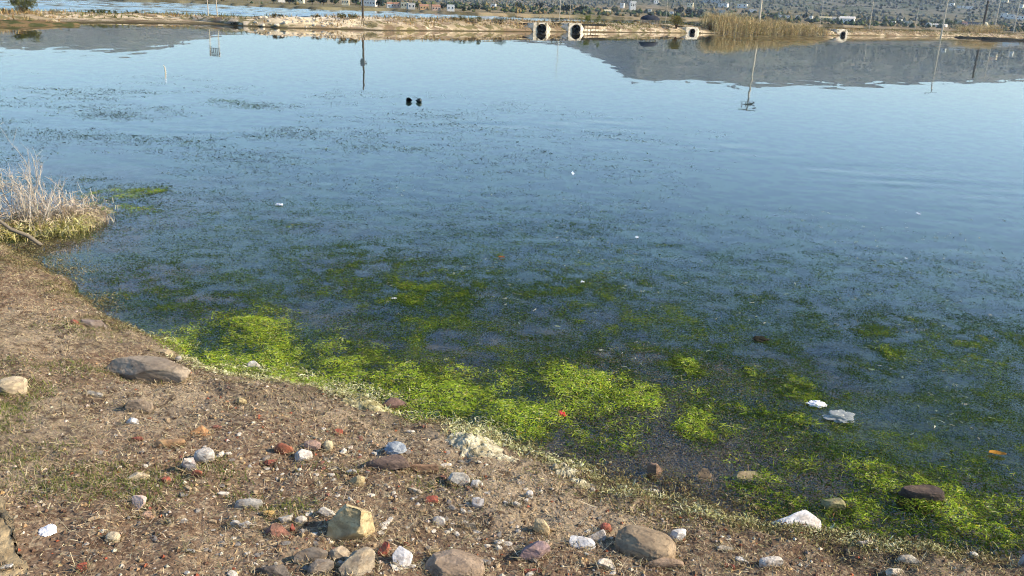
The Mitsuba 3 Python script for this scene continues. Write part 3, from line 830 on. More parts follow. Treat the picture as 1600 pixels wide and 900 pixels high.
def house(px, py, wpx, hpx, col, label, roof='flat', group=None, wins=2):
    p = met(px, py, tz, 100, 1500)
    R = math.hypot(p[0], p[1])
    s = R / 1420
    w, h = max(1.5, wpx * s), max(1.2, hpx * s)
    dpt = max(1.5, min(w * 0.8, 9))
    yaw = -math.atan2(p[0], p[1]) + 0.25 * math.sin(px)
    o = p + np.array([p[0], p[1], 0]) / R * (dpt * 0.5 + 3.0)
    o[2] = float(tz(o[:1], o[1:2])[0])
    P = lambda m: (turn(m[0], yaw) + o, m[1])
    key = numbered('house')
    wh = h if roof == 'flat' else h * 0.68
    W = P(box(0, 0, wh / 2 - 0.2, w, dpt, wh + 0.4))
    put(f'{key}__wall', W, 'painted_wall_material', color=np.tile(lin(*col), (len(W[0]), 1)))
    if roof == 'flat':
        Rf = P(box(0, 0, wh + 0.07, w * 1.03, dpt * 1.03, 0.16))
        put(f'{key}__roof', Rf, 'painted_wall_material', color=np.tile(lin(*col) * 0.8, (len(Rf[0]), 1)))
    elif roof == 'dome':
        m = trimesh.creation.icosphere(subdivisions=2)
        v = np.array(m.vertices) * [w * 0.5, dpt * 0.5, h * 0.5] + [0, 0, wh]
        put(f'{key}__roof', P((v, np.array(m.faces))), 'painted_wall_material', color=np.tile(lin(*col), (len(v), 1)))
    else:
        e = 1.08
        v = np.array([[-w / 2 * e, -dpt / 2 * e, wh], [w / 2 * e, -dpt / 2 * e, wh], [w / 2 * e, dpt / 2 * e, wh], [-w / 2 * e, dpt / 2 * e, wh], [-w / 2 * e, 0, h], [w / 2 * e, 0, h]])
        f = np.array([[0, 1, 5], [0, 5, 4], [2, 3, 4], [2, 4, 5], [0, 4, 3], [1, 2, 5], [0, 3, 2], [0, 2, 1]])
        if roof == 'tile':
            put(f'{key}__roof', P((v, f)), 'roof_tile_material')
        else:
            put(f'{key}__roof', P((v, f)), 'painted_wall_material', color=np.tile(lin(*col) * 0.85, (6, 1)))
    for k in range(wins):
        x = (k + 0.5) / wins * w - w / 2
        put(f'{key}__window' + ('' if k == 0 else f'_{k:03d}'), P(box(x, -dpt / 2 - 0.02, wh * 0.58, w / wins * 0.3, 0.1, wh * 0.32)), 'window_material')
    tag(key, label, 'house', group)


GV = 'small white houses scattered over the far hillside'
LV = 'small white house among the trees on the far hillside'
for a in [
        (540, 8.5, 11, 9, CREAM, 'tall pale yellow house on the far shore, left of the pole with the box', 'flat', None, 3),
        (577, 10, 22, 4, WHITE, 'long low white building on the far shore, right of the pole with the box', 'flat', None, 5),
        (610, 13, 5, 4, WHITE, 'tiny white house, leftmost of the row on the far shore above the dyke', 'tile'),
        (621, 13.5, 5, 4, PEACH, 'tiny peach house second in the row on the far shore', 'tile'),
        (632, 14, 5, 4, CREAM, 'tiny cream house third in the row on the far shore', 'flat'),
        (642, 15, 11, 4, GREY, 'low grey green shed fourth in the row on the far shore', 'flat'),
        (662, 16, 14, 6, OCHRE, 'orange house with a low roof on the far shore', 'tile', None, 3),
        (681, 17, 13, 5, PEACH, 'peach coloured low house right of the orange house', 'tile', None, 3),
        (704, 18.5, 10, 6, WHITE, 'bright white cube house right of the peach coloured house', 'flat'),
        (771, 13, 4, 4, WHITE, LV, 'flat', GV, 1), (988, 16, 9, 13, WHITE, 'tall narrow white house on the slope, right of two white houses', 'flat', None, 3), (972, 13, 6, 7, WHITE, 'white house beside the tall narrow white house', 'flat'),
        (949, 21, 10, 4, CREAM, 'low cream house on the plain left of the tall narrow white house', 'gable'), (1025, 7, 7, 5, WHITE, LV, 'flat', GV), (1015, 19, 4, 3, WHITE, LV, 'flat', GV, 1),
        (1049, 23, 6, 4, WHITE, LV, 'flat', GV, 1), (1078, 12, 9, 6, CREAM, LV.replace('white', 'cream'), 'flat', None), (1112, 5, 28, 4, GREY, 'long grey white building high on the far hillside', 'flat', None, 6),
        (1118, 25, 14, 6, TEAL, 'teal warehouse on the plain left of the tall reeds', 'flat', None, 2), (1128, 22, 10, 5, GREY, 'pale grey house behind the tall reeds', 'flat'), (1130, 12, 14, 5, WHITE, LV, 'flat', GV),
        (1160, 13, 14, 5, WHITE, LV, 'flat', GV), (1120, 3, 6, 5, WHITE, LV, 'flat', GV, 1), (1176, 20, 10, 4, WHITE, LV, 'flat', GV),
        (1215, 29, 6, 5, WHITE, 'small white house at the left end of the row beyond the reeds', 'flat'), (1226, 29, 13, 3, WHITE, 'low white shed second in the row beyond the reeds', 'flat'),
        (1246, 29.5, 5, 4, WHITE, 'small white house third in the row beyond the reeds', 'flat', None, 1), (1267, 30, 4, 4, WHITE, 'small white house fourth in the row beyond the reeds', 'flat', None, 1),
        (1289, 31, 17, 4, CREAM, 'long pale greenhouse in the row beyond the reeds', 'gable', None, 1), (1306, 33, 9, 5, GREY, 'grey white house just left of the big white house', 'gable'),
        (1323, 36.5, 20, 10, WHITE, 'big white house with dark windows above the arched culvert', 'gable', None, 4),
        (1394, 38, 8, 3, WHITE, 'low white house right of the dark cypress trees', 'flat'), (1406, 36, 4, 5, WHITE, 'narrow white house right of the low white house', 'flat', None, 1), (1416, 38, 4, 3, WHITE, 'tiny white house right of the narrow white house', 'flat', None, 1), (1424, 38.5, 4, 3, CREAM, 'tiny cream house right of the tiny white house', 'flat', None, 1),
        (1451, 42, 8, 5, GREY, 'pale grey dome roofed shed on the plain', 'dome', None, 1), (1468, 42, 18, 4, WHITE, 'long low white building behind the tall pale utility pole', 'gable', None, 4), (1500, 38, 6, 5, CREAM, 'small cream house right of the long low white building', 'flat'),
        (1507, 41, 7, 6, PINK, 'small pink house right of the long low white building', 'tile'), (1520, 46, 15, 9, SLATE, 'blue grey shed beside the pale dome', 'flat', None, 2), (1537, 46.5, 9, 9, CREAM, 'cream dome roofed tank house left of the right reed clump', 'dome', None, 1),
        (1487, 10, 6, 4, WHITE, LV, 'flat', GV, 1), (1498, 13, 5, 3, WHITE, LV, 'flat', GV, 1), (1511, 14, 14, 3, WHITE, LV, 'flat', GV), (1570, 5, 8, 5, CREAM, LV.replace('white', 'pale peach'), 'tile', None), (1595, 13, 5, 4, WHITE, LV, 'flat', GV, 1),
        (1568, 27, 8, 5, WHITE, 'white house at the left end of the cluster above the right reed clump', 'flat'), (1577, 30, 12, 5, WHITE, 'wide white house in the cluster above the right reed clump', 'flat'), (1592, 31, 12, 4, WHITE, 'white house at the right end of the cluster above the right reed clump', 'flat'),
        (440, 4, 8, 4, WHITE, 'white house partly hidden by trees on the far left shore', 'flat'), (470, 5.5, 10, 3, CREAM, 'low cream house on the far left shore', 'flat')]:
    house(*a)

# trees on the far shore that stand out one by one
def tree(px, py, hpx, wpx, cols, label, seed, slim=False, group=None):
    p = met(px, py, tz, 100, 1500)
    s = math.hypot(p[0], p[1]) / 1420
    h, w = hpx * s, wpx * s
    rng = np.random.default_rng(seed)
    key = numbered('cypress_tree' if slim else 'leafy_tree')
    n = 420
    d = rng.normal(size=(n, 3)); d /= np.linalg.norm(d, axis=1, keepdims=True)
    m = 8
    if slim:
        z = rng.uniform(0.05, 1, n)
        P = np.stack([d[:, 0] * w * 0.42 * np.sin(np.pi * np.clip(z, 0, 1) ** 0.7) ** 0.7, d[:, 1] * w * 0.42 * np.sin(np.pi * z ** 0.7) ** 0.7, z * h], 1)
    else:
        cen = np.stack([rng.normal(0, 0.22, m) * w, rng.normal(0, 0.22, m) * w, h * rng.uniform(0.4, 0.8, m)], 1)
        k = rng.integers(0, m, n)
        P = cen[k] + d * (rng.uniform(0.12, 0.26, m)[k] * min(w, h) * rng.uniform(0.4, 1.1, n))[:, None]
    c = palette(cols, [3, 2], n, 0.3, rng=rng)
    lf = 0.16 * w
    v, f, c = ribbons(P + p, rng.uniform(0, 6.28, n), rng.uniform(-0.5, 1.3, n), rng.uniform(0.7, 1.4, n) * lf, lf * rng.uniform(0.5, 0.8, n), rng.uniform(-0.6, 0.6, n), c, seg=1, rng=rng)
    put(f'{key}__crown', (v, f), 'foliage_material', color=c)
    tm = tube([p + [0, 0, -0.5], p + [0, 0, h * 0.5]], [0.045 * w + 0.05, 0.03 * w], 6)
    put(f'{key}__trunk', tm, 'dry_blade_material', color=np.tile(lin(88, 74, 60), (len(tm[0]), 1)))
    tag(key, label, 'tree', group)


DK, OL = [(44, 58, 46), (58, 72, 52)], [(76, 90, 58), (92, 102, 66)]
for i, (px, py, h, w) in enumerate([(1349, 36, 10, 4), (1356, 36, 8, 4), (1363, 36, 10, 4), (1370, 36, 7, 4)]):
    tree(px, py, h, w, DK, 'dark slim cypress in the short row right of the big white house', 300 + i, True, 'row of dark cypresses beyond the arched culvert')
for i, (px, py, h, w, cc) in enumerate([(428, 5, 9, 14, DK), (452, 6, 10, 16, DK), (488, 7, 9, 16, OL), (505, 8, 11, 15, DK), (522, 8, 9, 13, OL), (556, 9, 11, 14, OL), (592, 12, 12, 15, DK), (652, 14, 9, 12, OL), (692, 16, 10, 12, DK), (724, 18, 9, 14, OL), (742, 17, 10, 14, DK),
                                        (812, 16, 12, 14, OL), (843, 16, 11, 14, DK), (885, 20, 12, 16, DK), (906, 20, 10, 16, DK), (960, 21, 9, 12, OL), (1062, 24, 12, 16, DK), (1078, 25, 10, 16, DK), (1094, 25, 9, 14, DK), (1205, 30, 8, 12, OL), (1257, 31, 7, 12, DK), (1380, 38, 8, 10, OL), (1440, 41, 8, 12, DK), (1484, 41, 7, 12, OL)]):
    tree(px, py, h, w, cc, ('dark' if cc is DK else 'olive') + ' leafy tree on the plain beyond the dyke', 330 + i, False, ('dark' if cc is DK else 'olive') + ' leafy trees on the plain beyond the dyke')

# ------------------------------------------------------------------ stones on the bank, one by one
def ground_z(p):
    return float(gz(p[:1], p[1:2])[0])


TANs, GREYs, BRICK = (196, 182, 150), (158, 148, 130), (176, 92, 62)


def stone(name, cx, cy, wpx, hpx, c1, c2, label, cat='stone', yaw=0.0, tilt=0.0, roll=0.0, slab=0.0, planes=10, sub=4, lo=0.42, hi=0.85, water=False, depth=None, seed=None, tall=1.0, sink=0.28, bsdf='stone_material', rough=0.03):
    p = on_bank(cx, cy) if not water else at(cx, cy, 0.0)
    dist = float((p - EYE) @ FWD)
    s = dist / 1350
    dn = math.asin((EYE[2] - p[2]) / np.linalg.norm(p - EYE))
    w = wpx * s
    D = depth * s if depth else min(0.85 * w, hpx * 1.0 * s)
    H = max((hpx * s - D * 0.6 * math.sin(dn)) / (0.9 * math.cos(dn)), 0.25 * hpx * s) * tall
    sd = int(seed if seed is not None else cx * 13 + cy * 7)
    if wpx > 55:
        sub, rough = 5, max(rough, 0.045)
    v, f = rock(sd, w * 1.06, D, H / (1 - sink), planes, rough, sub, lo, hi, slab)
    col = rock_colour(v, c1, c2, sd)
    cr, sr, ct, st = math.cos(roll), math.sin(roll), math.cos(tilt), math.sin(tilt)
    v = v @ np.array([[cr, 0, sr], [0, 1, 0], [-sr, 0, cr]]).T @ np.array([[1, 0, 0], [0, ct, -st], [0, st, ct]]).T
    v = turn(v, yaw)
    v = v + [p[0], p[1], p[2] + H * 0.5 - sink * H]
    fy = on_bank(cx, cy + hpx * 0.5 * 0.0)  # centred on the sight line at half height
    v = v - np.array([0, 1, 0]) * (H * 0.5 - sink * H) / math.tan(dn) * 0.85
    STONES.append((p[0], v[:, 1].mean(), w * 0.5, D * 0.5, yaw, water))
    key = numbered(name)
    put(key, (v, f), bsdf, smooth=(wpx > 60), color=col)
    tag(key, label, cat)
    return key


STONES = []
W1, W2 = (222, 216, 202), (190, 182, 166)
stone('boulder', 240, 583, 124, 40, (176, 160, 136), (148, 132, 112), 'long grey brown boulder lying at the water edge on the left', 'boulder', tilt=0.1, planes=9, lo=.7, depth=48, seed=21, yaw=-.05)
stone('boulder', 556, 822, 88, 66, (214, 196, 142), (188, 164, 108), 'big yellowish cream boulder with split faces, casting a dark shadow', 'boulder', planes=15, lo=.42, hi=.8, depth=56, seed=38, yaw=.35, rough=.06)
stone('boulder', 1006, 857, 88, 56, (172, 148, 112), (146, 124, 94), 'large smooth tan oval boulder lying flat near the bottom edge', 'boulder', planes=5, lo=.86, hi=.97, depth=66, yaw=-.45, tall=.8, seed=5)
stone('boulder', 1240, 822, 76, 40, (236, 234, 228), (214, 214, 214), 'large white angular boulder beside the bright algae', 'boulder', planes=9, lo=.62, depth=52, seed=12, yaw=.5, tilt=-.15)
stone('slab', 708, 887, 92, 44, (176, 152, 124), (140, 122, 104), 'large flat pinkish grey slab at the bottom edge, right of the white split stone', 'slab', planes=8, lo=.7, slab=.8, depth=64, tall=.8, tilt=.12, seed=15)
stone('slab', 563, 886, 62, 42, (182, 166, 134), (146, 134, 116), 'tan grey streaked slab at the bottom edge, below the cream boulder', 'slab', planes=9, depth=50, yaw=.6, tilt=.2, seed=42)
stone('stone', 27, 609, 44, 30, (206, 188, 148), (170, 150, 122), 'pale tan block shaped stone at the left edge', planes=7, lo=.6, hi=.8, yaw=.4, seed=3)
stone('stone', 148, 616, 30, 9, W1, W2, 'thin flat white stone between the long boulder and the tan block')
stone('stone', 220, 637, 42, 24, (164, 146, 122), (132, 116, 98), 'grey brown angular stone with a dark left side, below the long boulder', planes=8, lo=.55)
stone('stone', 207, 661, 24, 14, (224, 226, 226), (204, 208, 212), 'bluish white flat stone below the grey brown angular stone')
stone('stone', 317, 676, 30, 19, (206, 150, 84), (180, 124, 66), 'orange ochre stone on the left part of the bank', yaw=.3)
stone('stone', 268, 696, 44, 13, (190, 148, 92), (166, 126, 82), 'long flat ochre stone just left of the orange ochre one', slab=.6, yaw=.2)
stone('stone', 322, 714, 28, 22, (212, 206, 196), (176, 172, 166), 'rounded pale grey stone, right one of a pair above the brick crumbs', planes=6, lo=.8)
stone('stone', 299, 730, 26, 27, (150, 132, 128), (222, 216, 208), 'half purple half white stone, left one of a pair', planes=8, seed=8)
stone('stone', 216, 748, 36, 17, (230, 212, 170), (206, 186, 146), 'cream angular stone on bare brown soil', planes=8, lo=.55, yaw=.3)
stone('stone', 219, 790, 27, 24, (226, 198, 182), (204, 176, 160), 'pinkish white stone with a smaller peach stone in front', planes=9)
stone('stone', 231, 806, 24, 13, (222, 178, 142), (200, 156, 122), 'small peach stone in front of the pinkish white stone', seed=77)
stone('stone', 179, 842, 20, 17, (216, 202, 166), (198, 184, 150), 'round cream pebble in the green grass, lower left', planes=4, lo=.88)
stone('stone', 390, 790, 40, 18, (176, 174, 168), (152, 150, 144), 'smooth flat grey stone with a curved top', planes=5, lo=.8, yaw=.2)
stone('stone', 367, 820, 22, 11, W1, W2, 'white chip below the smooth flat grey stone, left of two', sub=3)
stone('stone', 386, 820, 24, 13, (236, 234, 228), W2, 'white chip below the smooth flat grey stone, right of two', sub=3)
stone('stone', 297, 861, 17, 11, (178, 180, 178), (150, 152, 152), 'small grey pebble at lower left', sub=3)
stone('stone', 265, 817, 11, 9, W1, W2, 'small white pebble right of the peach stone', sub=3)
stone('stone', 475, 715, 27, 22, W1, (220, 210, 200), 'jagged white stone right of the rust brown lump', planes=10, lo=.5)
stone('stone', 491, 697, 28, 14, (198, 160, 140), (176, 142, 122), 'tan pink stone behind the jagged white stone')
stone('stone', 514, 698, 14, 14, (220, 206, 160), (204, 188, 140), 'rounded cream pebble below the red orange fragment', sub=3, planes=5, lo=.8)
stone('stone', 608, 726, 70, 27, (134, 112, 98), (104, 86, 78), 'dark purplish brown flat stone under the blue plastic', planes=8, depth=34, tilt=-.1)
stone('stone', 662, 735, 54, 15, (160, 122, 86), (132, 102, 76), 'flat brown stone right of the purplish brown one', slab=.7)
stone('stone', 557, 753, 27, 19, (196, 178, 124), (176, 156, 106), 'small tan triangular stone in the middle of the bank', planes=7, lo=.5)
stone('stone', 523, 733, 26, 7, W1, W2, 'white sliver left of the purplish brown flat stone', sub=3)
stone('stone', 549, 738, 16, 7, (228, 230, 230), W2, 'short white sliver just below the purplish brown flat stone', sub=3)
stone('stone', 500, 757, 11, 9, W1, W2, 'white pebble left of the tan triangular stone', sub=3)
stone('stone', 648, 769, 26, 10, (228, 212, 182), (206, 190, 160), 'elongated cream stone below the flat brown stone', sub=3, yaw=-.3)
stone('stone', 716, 751, 36, 19, (206, 202, 188), (182, 176, 162), 'pale grey angular stone with a red fragment in front of it', planes=9)
stone('stone', 742, 758, 16, 14, (196, 198, 196), (178, 178, 176), 'small light grey stone beside the red fragment', sub=3)
stone('stone', 747, 787, 18, 18, (206, 206, 206), (140, 136, 134), 'grey stone with a white right side, lower middle', seed=9)
stone('stone', 686, 817, 19, 16, (210, 204, 194), (168, 164, 160), 'grey white round pebble right of the cream boulder', sub=3, planes=6, lo=.75)
stone('stone', 735, 823, 30, 11, (180, 166, 138), (158, 146, 122), 'low tan grey stone half buried, lower middle')
stone('stone', 512, 802, 25, 15, W1, W2, 'white stone behind the shadow of the cream boulder', sub=3)
stone('stone', 448, 813, 22, 13, W1, W2, 'white chip left of the cream boulder, upper of two', sub=3)
stone('stone', 470, 815, 20, 14, (226, 214, 198), W2, 'pale chip left of the cream boulder, lower of two', sub=3)
stone('stone', 420, 803, 18, 10, (214, 178, 88), (196, 158, 76), 'yellow stone above the reddish brown brick slab', sub=3)
stone('stone', 632, 877, 34, 38, (234, 234, 236), (212, 214, 222), 'upright white split stone at the bottom edge with a black shadow', planes=9, lo=.55, yaw=.4, seed=61)
stone('stone', 681, 867, 22, 14, (206, 174, 100), (184, 150, 84), 'small yellow ochre stone above the large flat slab', sub=3)
stone('stone', 487, 873, 50, 26, (136, 126, 114), (104, 98, 92), 'grey slate stone at the bottom, upper one of a leaning stack', planes=9, yaw=.5, tilt=.25)
stone('stone', 505, 889, 44, 26, (150, 138, 122), (112, 104, 96), 'grey slate stone at the bottom, lower one of a leaning stack', planes=9, yaw=.5, tilt=.2)
stone('stone', 532, 872, 40, 26, (186, 168, 138), (150, 138, 120), 'striped grey tan stone between the slate stack and the tan grey slab', planes=8, yaw=.7)
stone('stone', 425, 894, 62, 22, (112, 104, 96), (86, 80, 76), 'dark grey stone cut by the bottom edge on the left', planes=8)
stone('stone', 846, 828, 24, 28, (214, 192, 142), (192, 168, 118), 'upright yellowish tan stone right of the middle', planes=8, lo=.55)
stone('stone', 832, 865, 54, 30, (128, 108, 116), (172, 140, 136), 'purple grey stone with a pinkish band, bottom edge', planes=8, yaw=.2)
stone('stone', 909, 851, 40, 27, (234, 234, 232), (208, 210, 212), 'bright white angular stone left of the tan oval boulder', planes=8, lo=.55, seed=30)
stone('stone', 931, 841, 28, 24, (196, 192, 188), (166, 162, 158), 'pale grey stone leaning behind the bright white angular stone', planes=7)
stone('stone', 1058, 839, 32, 18, (234, 232, 228), (212, 208, 202), 'white stone with a shaded front, right of the tan oval boulder', planes=8, yaw=.4)
stone('stone', 946, 886, 30, 18, (228, 216, 196), (204, 192, 170), 'cream white stone below the bright white angular stone')
stone('stone', 806, 789, 20, 11, W1, W2, 'white flat stone below the dried algae crust', sub=3)
stone('stone', 827, 775, 11, 13, W1, (222, 220, 214), 'white oval pebble beside the white flat stone', sub=3, planes=4, lo=.85)
stone('stone', 1021, 739, 24, 26, (178, 142, 112), (130, 104, 84), 'brown stone with a dark left side among the muddy weed', planes=7)
stone('stone', 1098, 746, 32, 22, (156, 132, 96), (108, 92, 72), 'wet brown stone standing in the muddy shallows', planes=7, yaw=.5)
stone('stone', 1171, 750, 52, 20, (176, 158, 116), (120, 124, 66), 'tan stone partly covered by green algae', planes=7)
stone('stone', 1297, 796, 34, 30, (160, 154, 104), (124, 126, 72), 'mossy greenish tan stone behind the large white boulder', planes=7, yaw=.5)
stone('block', 1435, 776, 64, 26, (98, 80, 70), (74, 62, 56), 'dark brown oblong block lying in the green algae', 'block', planes=4, lo=.75, slab=.62, depth=30, yaw=-.08, tilt=.05, seed=2, water=True, tall=0.95)
stone('stone', 1133, 858, 26, 14, (206, 198, 178), (184, 172, 150), 'pale stone in the dry weed right of the tan oval boulder', sub=3)
stone('stone', 1202, 881, 38, 20, (226, 218, 206), (204, 194, 180), 'pale cream stone at the bottom below the large white boulder', planes=7)
stone('stone', 1158, 876, 22, 10, (196, 200, 200), W2, 'small bluish grey stone left of the pale cream stone at the bottom', sub=3)
stone('stone', 1421, 876, 40, 14, (212, 202, 180), (188, 176, 150), 'long pale stone in the dried weed at the bottom right', planes=7)
stone('stone', 1395, 895, 32, 13, (218, 208, 184), (196, 184, 156), 'cream stone cut by the bottom edge, lower right')
stone('stone', 1518, 869, 15, 11, (236, 234, 224), W2, 'round white pebble at the edge of the algae, lower right', sub=3, planes=4, lo=.85)
stone('stone', 1594, 884, 22, 32, (188, 184, 186), (158, 154, 158), 'pale grey stone at the bottom right corner', planes=7)
stone('stone', 1350, 851, 26, 12, (206, 204, 196), W2, 'pale stone near the edge of the dried weed, right', sub=3)
stone('stone', 257, 553, 36, 11, (196, 176, 136), (170, 150, 114), 'flat tan stone behind the long boulder', sub=3)
stone('stone', 283, 563, 13, 11, W1, W2, 'white pebble at the right end of the long boulder', sub=3)
stone('stone', 401, 573, 24, 13, (232, 230, 214), W2, 'white pebble on the edge of the bright green algae', sub=3, water=True)
stone('stone', 378, 629, 16, 12, (220, 198, 138), (200, 178, 120), 'yellow cream pebble above the middle of the bank', sub=3)
stone('slab', 147, 509, 46, 13, (176, 160, 148), (150, 134, 124), 'pinkish grey slab at the water edge beside a brick', 'slab', slab=.6)
stone('stone', 14, 888, 26, 13, (226, 220, 206), (206, 198, 182), 'white stone lying on the concrete kerb in the corner', sub=3)
stone('stone', 655, 627, 18, 9, W1, W2, 'white pebble left of the dried algae crust', sub=3)
stone('stone', 617, 637, 48, 26, (138, 104, 94), (112, 86, 80), 'brownish purple flat stone at the water edge, right of the bleached algae', planes=7, depth=30)
stone('stone', 1035, 882, 60, 16, (176, 148, 118), (146, 122, 98), 'reddish tan low stone cut by the bottom edge below the tan oval boulder', planes=7)
stone('stone', 1018, 768, 36, 9, W1, (220, 216, 196), 'whitish lumps of stone in the muddy weed', sub=3)

R1, R2 = (190, 88, 58), (156, 76, 54)
stone('brick_fragment', 117, 508, 18, 13, R1, R2, 'red brick fragment at the water edge, far left', 'brick', planes=7, lo=.55)
stone('brick_fragment', 215, 687, 20, 8, R1, R2, 'thin red brick sliver left of the ochre stone', 'brick', sub=3)
stone('brick_fragment', 312, 739, 20, 11, (196, 110, 70), R2, 'crumbled orange brick below the half purple half white stone', 'brick', sub=3)
stone('brick_fragment', 261, 753, 13, 12, R1, R2, 'small red brick fragment right of the cream angular stone', 'brick', sub=3)
stone('brick_fragment', 236, 797, 9, 8, (206, 74, 62), R2, 'tiny red fragment between the pinkish white and peach stones', 'brick', sub=3)
stone('brick_fragment', 131, 887, 17, 13, (198, 82, 44), R2, 'orange red brick fragment in the grass, lower left', 'brick', sub=3)
stone('brick_fragment', 449, 704, 34, 18, (178, 94, 54), (138, 76, 48), 'rust brown brick lump with a shaded left side', 'brick', planes=7)
stone('brick_fragment', 425, 724, 20, 12, (148, 70, 52), R2, 'dark red brick sliver left of the rust brown lump', 'brick', sub=3, yaw=.6)
stone('brick_fragment', 527, 677, 18, 13, (206, 92, 58), R2, 'bright red orange fragment high on the middle of the bank', 'brick', sub=3)
stone('brick_fragment', 676, 784, 22, 14, (206, 96, 60), R2, 'crumbled red brick right of the middle of the bank', 'brick', sub=3, planes=9)
stone('brick_fragment', 727, 755, 13, 8, (212, 84, 66), R2, 'small red fragment in front of the pale grey angular stone', 'brick', sub=3)
stone('brick_fragment', 434, 833, 50, 20, (168, 110, 86), (140, 92, 74), 'reddish brown brick slab left of the cream boulder', 'brick', slab=.6, depth=30)
stone('brick_fragment', 459, 831, 9, 18, (190, 74, 58), R2, 'narrow red shard at the right end of the brick slab', 'brick', sub=3)
stone('brick_fragment', 601, 861, 18, 21, (196, 82, 58), R2, 'red brick chunk right of the cream boulder, bottom', 'brick', planes=8)
stone('brick_fragment', 634, 852, 12, 8, (206, 112, 78), R2, 'small orange crumb right of the red brick chunk', 'brick', sub=3)
stone('brick_fragment', 946, 827, 16, 15, (208, 108, 76), R2, 'orange brick cube behind the tan oval boulder', 'brick', planes=6, lo=.55)
stone('brick_fragment', 833, 851, 14, 8, (204, 92, 60), R2, 'small orange red crumb on the purple grey stone', 'brick', sub=3)
stone('brick_fragment', 1137, 885, 20, 11, (186, 92, 74), R2, 'dull red brick fragment in the dry weed, bottom right', 'brick', sub=3)
stone('brick_fragment', 833, 893, 34, 10, (196, 96, 66), R2, 'orange brick piece cut by the bottom edge, middle', 'brick', sub=3)

# pebbles: individuals of four kinds
rngp = np.random.default_rng(101)
KINDS = [('white_pebble', 270, W1, (214, 206, 190), 'tiny white pebble scattered in the dry litter of the bank', 'tiny white pebbles on the bank'),
         ('grey_pebble', 200, (150, 146, 140), (124, 118, 112), 'tiny grey pebble scattered in the dry litter of the bank', 'tiny grey pebbles on the bank'),
         ('tan_pebble', 220, (196, 172, 128), (170, 142, 104), 'tiny tan pebble scattered in the dry litter of the bank', 'tiny tan pebbles on the bank'),
         ('red_pebble', 44, (168, 104, 82), (140, 88, 72), 'tiny red brick crumb scattered in the dry litter of the bank', 'tiny red brick crumbs on the bank')]
PX = []
while len(PX) < 734:
    px, py = rngp.uniform(60, 1500), rngp.uniform(640, 900)
    if py < 700 and rngp.uniform() > 0.25: continue
    p = on_bank(px, py)
    s = float(inland(p[:1], p[1:2])[0])
    if s < 0.12 or abs(px - 650) > 560 * rngp.uniform(0.3, 1) + 0: continue
    PX.append(p)
i = 0
for nm, cnt, c1, c2, lab, grp in KINDS:
    for _ in range(cnt):
        p = PX[i]; i += 1
        s = 0.007 + 0.022 * rngp.uniform() ** 2.4
        v, f = rock(5000 + i, s * rngp.uniform(1, 2.0), s, s * rngp.uniform(.35, .8), 9, 0.05, 2 if s > 0.016 else 1, .42, .85)
        key = numbered(nm)
        put(key, (turn(v, rngp.uniform(0, 6)) + [p[0], p[1], ground_z(p) + s * 0.12], f), 'stone_material', color=rock_colour(v, c1, c2, i))
        tag(key, lab, 'pebble', grp)

# gravel
rngg = np.random.default_rng(102)
n = 44000
X, Y = rngg.uniform(-4.2, 3.2, n), rngg.uniform(1.6, 5.6, n)
s = inland(X, Y)
ok = (s > 0.05) & (vnoise(X, Y, 1.7, 103, 3) + rngg.uniform(-0.12, 0.12, n) + 0.16 * np.exp(-((X + 0.2) / 1.1) ** 2 - ((Y - 2.5) / 0.6) ** 2) > 0.5)
X, Y = X[ok], Y[ok]
sz = 0.0028 + 0.009 * rngg.uniform(0, 1, len(X)) ** 3
gc = palette([(210, 200, 182), (150, 138, 122), (116, 96, 80), (186, 160, 122), (168, 100, 76), (92, 78, 68)], [3, 4, 5, 3, 1, 3], len(X), rng=rngg)
gv, gf, gcol = blobs(np.stack([X, Y, gz(X, Y) + sz * 0.3], 1), sz, gc, rngg, 0.7)
put('gravel', (gv, gf), 'dry_blade_material', color=gcol)
tag('gravel', 'fine mixed gravel strewn over the bank', 'gravel', kind='stuff')


# ------------------------------------------------------------------ dry litter, grass and algae
def blob_field(spots, x, y, warp=1.0):
    out = np.zeros_like(x)
    x, y = (x + warp * ((vnoise(x, y, 1.9, 191, 4) - 0.5) * 0.85 + (vnoise(x, y, 7.0, 193, 2) - 0.5) * 0.16), y + warp * ((vnoise(x, y, 1.9, 192, 4) - 0.5) * 0.75 + (vnoise(x, y, 7.0, 194, 2) - 0.5) * 0.16))
    for px, py, rx, ry, w in spots:
        c = at(px, py)[:2]
        ax = abs(at(px + rx, py)[0] - at(px - rx, py)[0]) / 2
        ay = abs(at(px, py - ry)[1] - at(px, py + ry)[1]) / 2
        q = ((x - c[0]) / ax) ** 2 + ((y - c[1]) / ay) ** 2
        out = np.maximum(out, w * np.exp(-q * 0.8))
    return out


